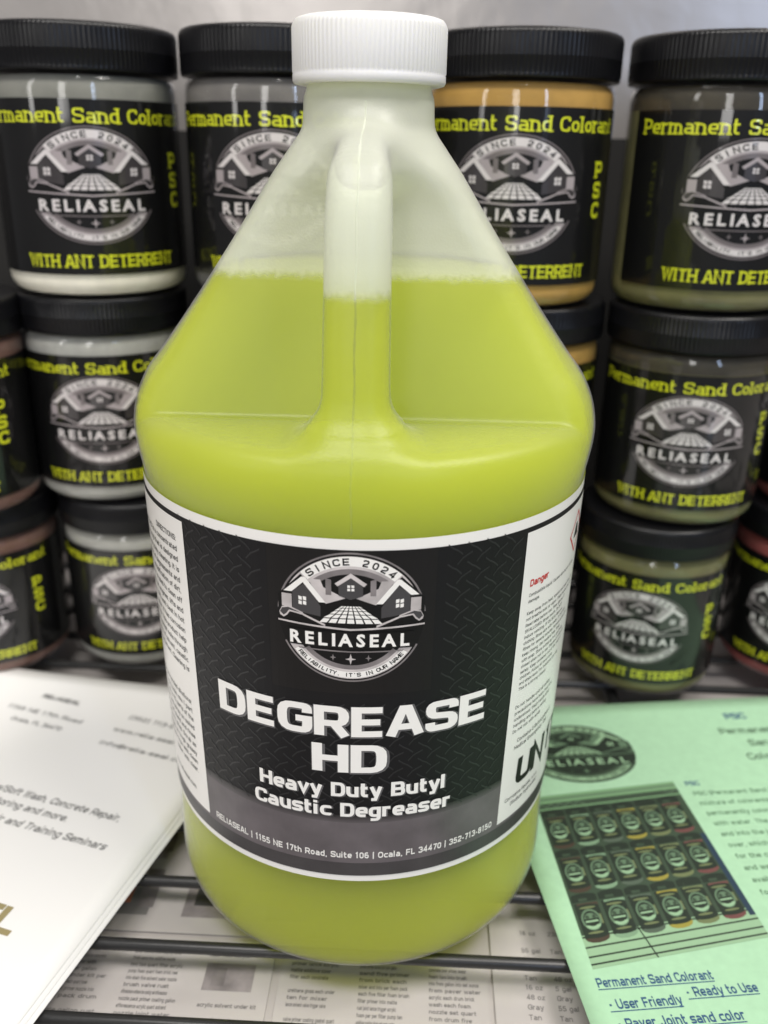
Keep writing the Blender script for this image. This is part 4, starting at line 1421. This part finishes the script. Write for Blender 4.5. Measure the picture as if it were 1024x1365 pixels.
ln("RELIASEAL", -0.1700, 0.1005, 0.0034, bold=0.04, width=0.023)
ln("1155 NE 17th Road", -0.1850, 0.0915, 0.0032, width=0.045)
ln("Ocala, FL 34470", -0.1795, 0.0805, 0.0032, width=0.030)
ln("(352) 713-8150", -0.1195, 0.0815, 0.0032, width=0.034)
ln("www.relia-seal.com", -0.1250, 0.0715, 0.0032, width=0.045)
ln("info@relia-seal.com", -0.1290, 0.0608, 0.0032, width=0.050)
ln("Pressure/Soft Wash, Concrete Repair,", -0.1052, 0.0062, 0.0042, align='r', slant=0.2, width=0.082)
ln("Restoring and more.", -0.1280, 0.0060, 0.0042, align='r', slant=0.2, width=0.046)
ln("Repair and Training Seminars", -0.1070, -0.0110, 0.0042, align='r', slant=0.2, width=0.066)
px, py = w2p(-0.1300, -0.0530)
Tp.block("REL", px, py - 0.004, 0.0120, M['gold_ink'], 0, t=0.22, align='r', xs=1.1)
Tp.build("printed_text", mp, root)['kind'] = 'stuff'

# green flyer
gl_ = lambda s, t: 0.0004 + 0.0006 * max(0, s - 0.3)
root, mp, w2p = paper("flyer", "green paper flyer right of the jug with a printed photo of stacked jars", "flyer", (0.0585, 0.0915), (0.2736, 0.1094), (0.0888, -0.186), 0.0008, M['green'], gl_)
Tp = Print()
ln("Permanent Sand Colorant", 0.0845, -0.0762, 0.0040, 'navy', bold=0.02, width=0.0430)
ln("\u2022 User Friendly", 0.0868, -0.0850, 0.0040, 'navy', bold=0.02, width=0.0262)
ln("\u2022 Ready to Use", 0.1155, -0.0800, 0.0040, 'navy', bold=0.02, width=0.0262)
ln("\u2022 Paver Joint sand color", 0.0880, -0.0925, 0.0040, 'navy', bold=0.02, width=0.0450)
for x, y, wd in ((0.0845, -0.0790, 0.0430), (0.0868, -0.0878, 0.0262), (0.1155, -0.0828, 0.0262), (0.0880, -0.0953, 0.045)):
    a, b = w2p(x, y)
    Tp.rect(a, b - .0002, a + wd, b + .0002, M['navy'], 0.5)
ln("PSC", 0.1905, 0.0865, 0.0050, 'navy', bold=0.03)
ln("Permanent", 0.1830, 0.0735, 0.0050, 'gtxt', bold=0.01)
ln("Sand", 0.1945, 0.0640, 0.0050, 'gtxt', bold=0.01)
ln("Colorant", 0.1895, 0.0530, 0.0050, 'gtxt', bold=0.01)
ln("PSC", 0.1520, 0.0325, 0.0030, 'navy', bold=0.02)
body = ["PSC (Permanent Sand Colorant) is a", "mixture of colorants which will", "permanently color all joint sand", "with water. The dried sand is", "and into the joints then rinsed", "over, which the color binds", "for the customer who wants", "and weighs less to ship.", "available in six colors with",
        "footprint on the shelf and", "choose the color that fits", "your paver project best"]
for i, r in enumerate(body):
    ln(r, 0.1535 + 0.0008 * i, 0.0255 - i * 0.0066, 0.0028, 'gtxt2')
# emblem on the flyer
ex, ey = w2p(0.1060, 0.0555)
emblem(Tp, ex, ey, 0.0290, 0.0225, ('g4', 'g3', 'g2', 'g1', 'g1'), base=0)
# printed photograph
q00, q10, q11, q01 = [w2p(*p) for p in ((0.0845, -0.0705), (0.1555, -0.0560), (0.1466, 0.0341), (0.0790, 0.0225))]


def pq(u, v):
    a = [(1 - u) * (1 - v) * q00[i] + u * (1 - v) * q10[i] + u * v * q11[i] + (1 - u) * v * q01[i] for i in (0, 1)]
    return tuple(a)


def pr(u0, v0, u1, v1, m, l):
    Tp.raw([pq(u0, v0), pq(u1, v0), pq(u1, v1), pq(u0, v1)], [(0, 1, 2, 3)], M[m], l)


def pe(u, v, ru, rv, m, l, n=12, a0=0, a1=360):
    pts_ = [pq(u + ru * math.cos(math.radians(a0 + (a1 - a0) * i / n)), v + rv * math.sin(math.radians(a0 + (a1 - a0) * i / n))) for i in range(n + (a1 - a0 < 360))]
    Tp.poly(pts_, M[m], l)


pr(0, 0, 1, 1, 'g2', 0)
pr(0, 0.90, 1, 1.0, 'g0', 0.5)
pr(0, 0.91, 1, 0.945, 'g2', 1)
pr(0, 0.965, 1, 0.98, 'g3', 1)
for k in range(16):
    Tp.stroke([pq(k / 16, .915), pq((k + .5) / 16, .942), pq((k + 1) / 16, .915)], 0.0004, M['g3'], 1.5)
pr(0, 0, 1, 0.16, 'g4', 0.5)
for v in (0.02, 0.055, 0.10, 0.15):
    pr(0, v - .004, 1, v + .004, 'g1', 1)
for u in (0.36, 0.78):
    Tp.stroke([pq(u, 0), pq(u - .04, .16)], 0.0006, M['g1'], 1.5)
cols_ = ['p_brown', 'p_white', 'p_grey', 'p_gold', 'p_olive', 'p_red']
for r in range(3):
    for cI in range(6):
        u0 = 0.01 + cI * 0.160
        u1 = u0 + 0.150
        v0 = 0.115 + r * 0.262
        v1 = v0 + 0.258
        um = (u0 + u1) / 2
        pe(um, v0 + .026, .070, .026, cols_[cI], 2)
        pr(u0 + .006, v0 + .026, u1 - .006, v0 + .205, cols_[cI], 2.2)
        pr(u0 + .006, v0 + .026, u0 + .022, v0 + .205, 'g1', 2.3)
        pr(u0 + .006, v0 + .036, u1 - .006, v0 + .188, 'g1', 2.6)
        pe(um, v0 + .038, .070, .016, 'g1', 2.7)
        pe(um, v0 + .186, .069, .012, 'g1', 2.7)
        pe(um, v0 + .050, .045, .006, 'p_olive', 3)
        pe(um, v0 + .180, .048, .006, 'p_olive', 3)
        pr(u1 - .022, v0 + .09, u1 - .012, v0 + .14, 'p_olive', 3)
        pr(u0, v0 + .212, u1, v1 - .012, 'g1', 2.8)
        pr(u0 + .04, v0 + .216, u0 + .09, v1 - .02, 'g2', 2.85)
        pe(um, v1 - .014, .074, .014, 'g1', 2.9)
        pe(um, v0 + .116, .056, .056, 'g3', 3.2, 16)
        pe(um, v0 + .118, .045, .044, 'g1', 3.5, 14)
        pe(um, v0 + .122, .038, .028, 'g3', 3.7, 12, 0, 180)
        pe(um - .02, v0 + .130, .012, .012, 'g2', 3.8, 8)
        pe(um + .02, v0 + .130, .012, .012, 'g2', 3.8, 8)
        pe(um, v0 + .100, .046, .034, 'g4', 4.0, 12, 200, 340)
        pe(um, v0 + .106, .036, .024, 'g1', 4.1, 12, 200, 340)
        pr(um - .036, v0 + .103, um + .036, v0 + .112, 'g4', 4.2)
pr(0.965, 0.12, 1.0, 0.62, 'p_blue', 2.4)
Tp.build("printed_artwork", mp, root, delta=3e-5)['kind'] = 'stuff'

under_sheet(0, -0.118, -0.135, -0.030, -0.045, "laminated text sheet under the wires at the lower left, beside the white papers", 'list')
under_sheet(1, -0.112, -0.043, -0.008, 0.020, "laminated photo sheet under the wires, left of the jug base", 'photos')
under_sheet(0, -0.027, -0.150, 0.052, -0.047, "laminated sheet with columns of text under the wires below the jug", 'list')
under_sheet(1, 0.054, -0.140, 0.110, -0.028, "laminated table sheet under the wires between jug and green flyer", 'table')
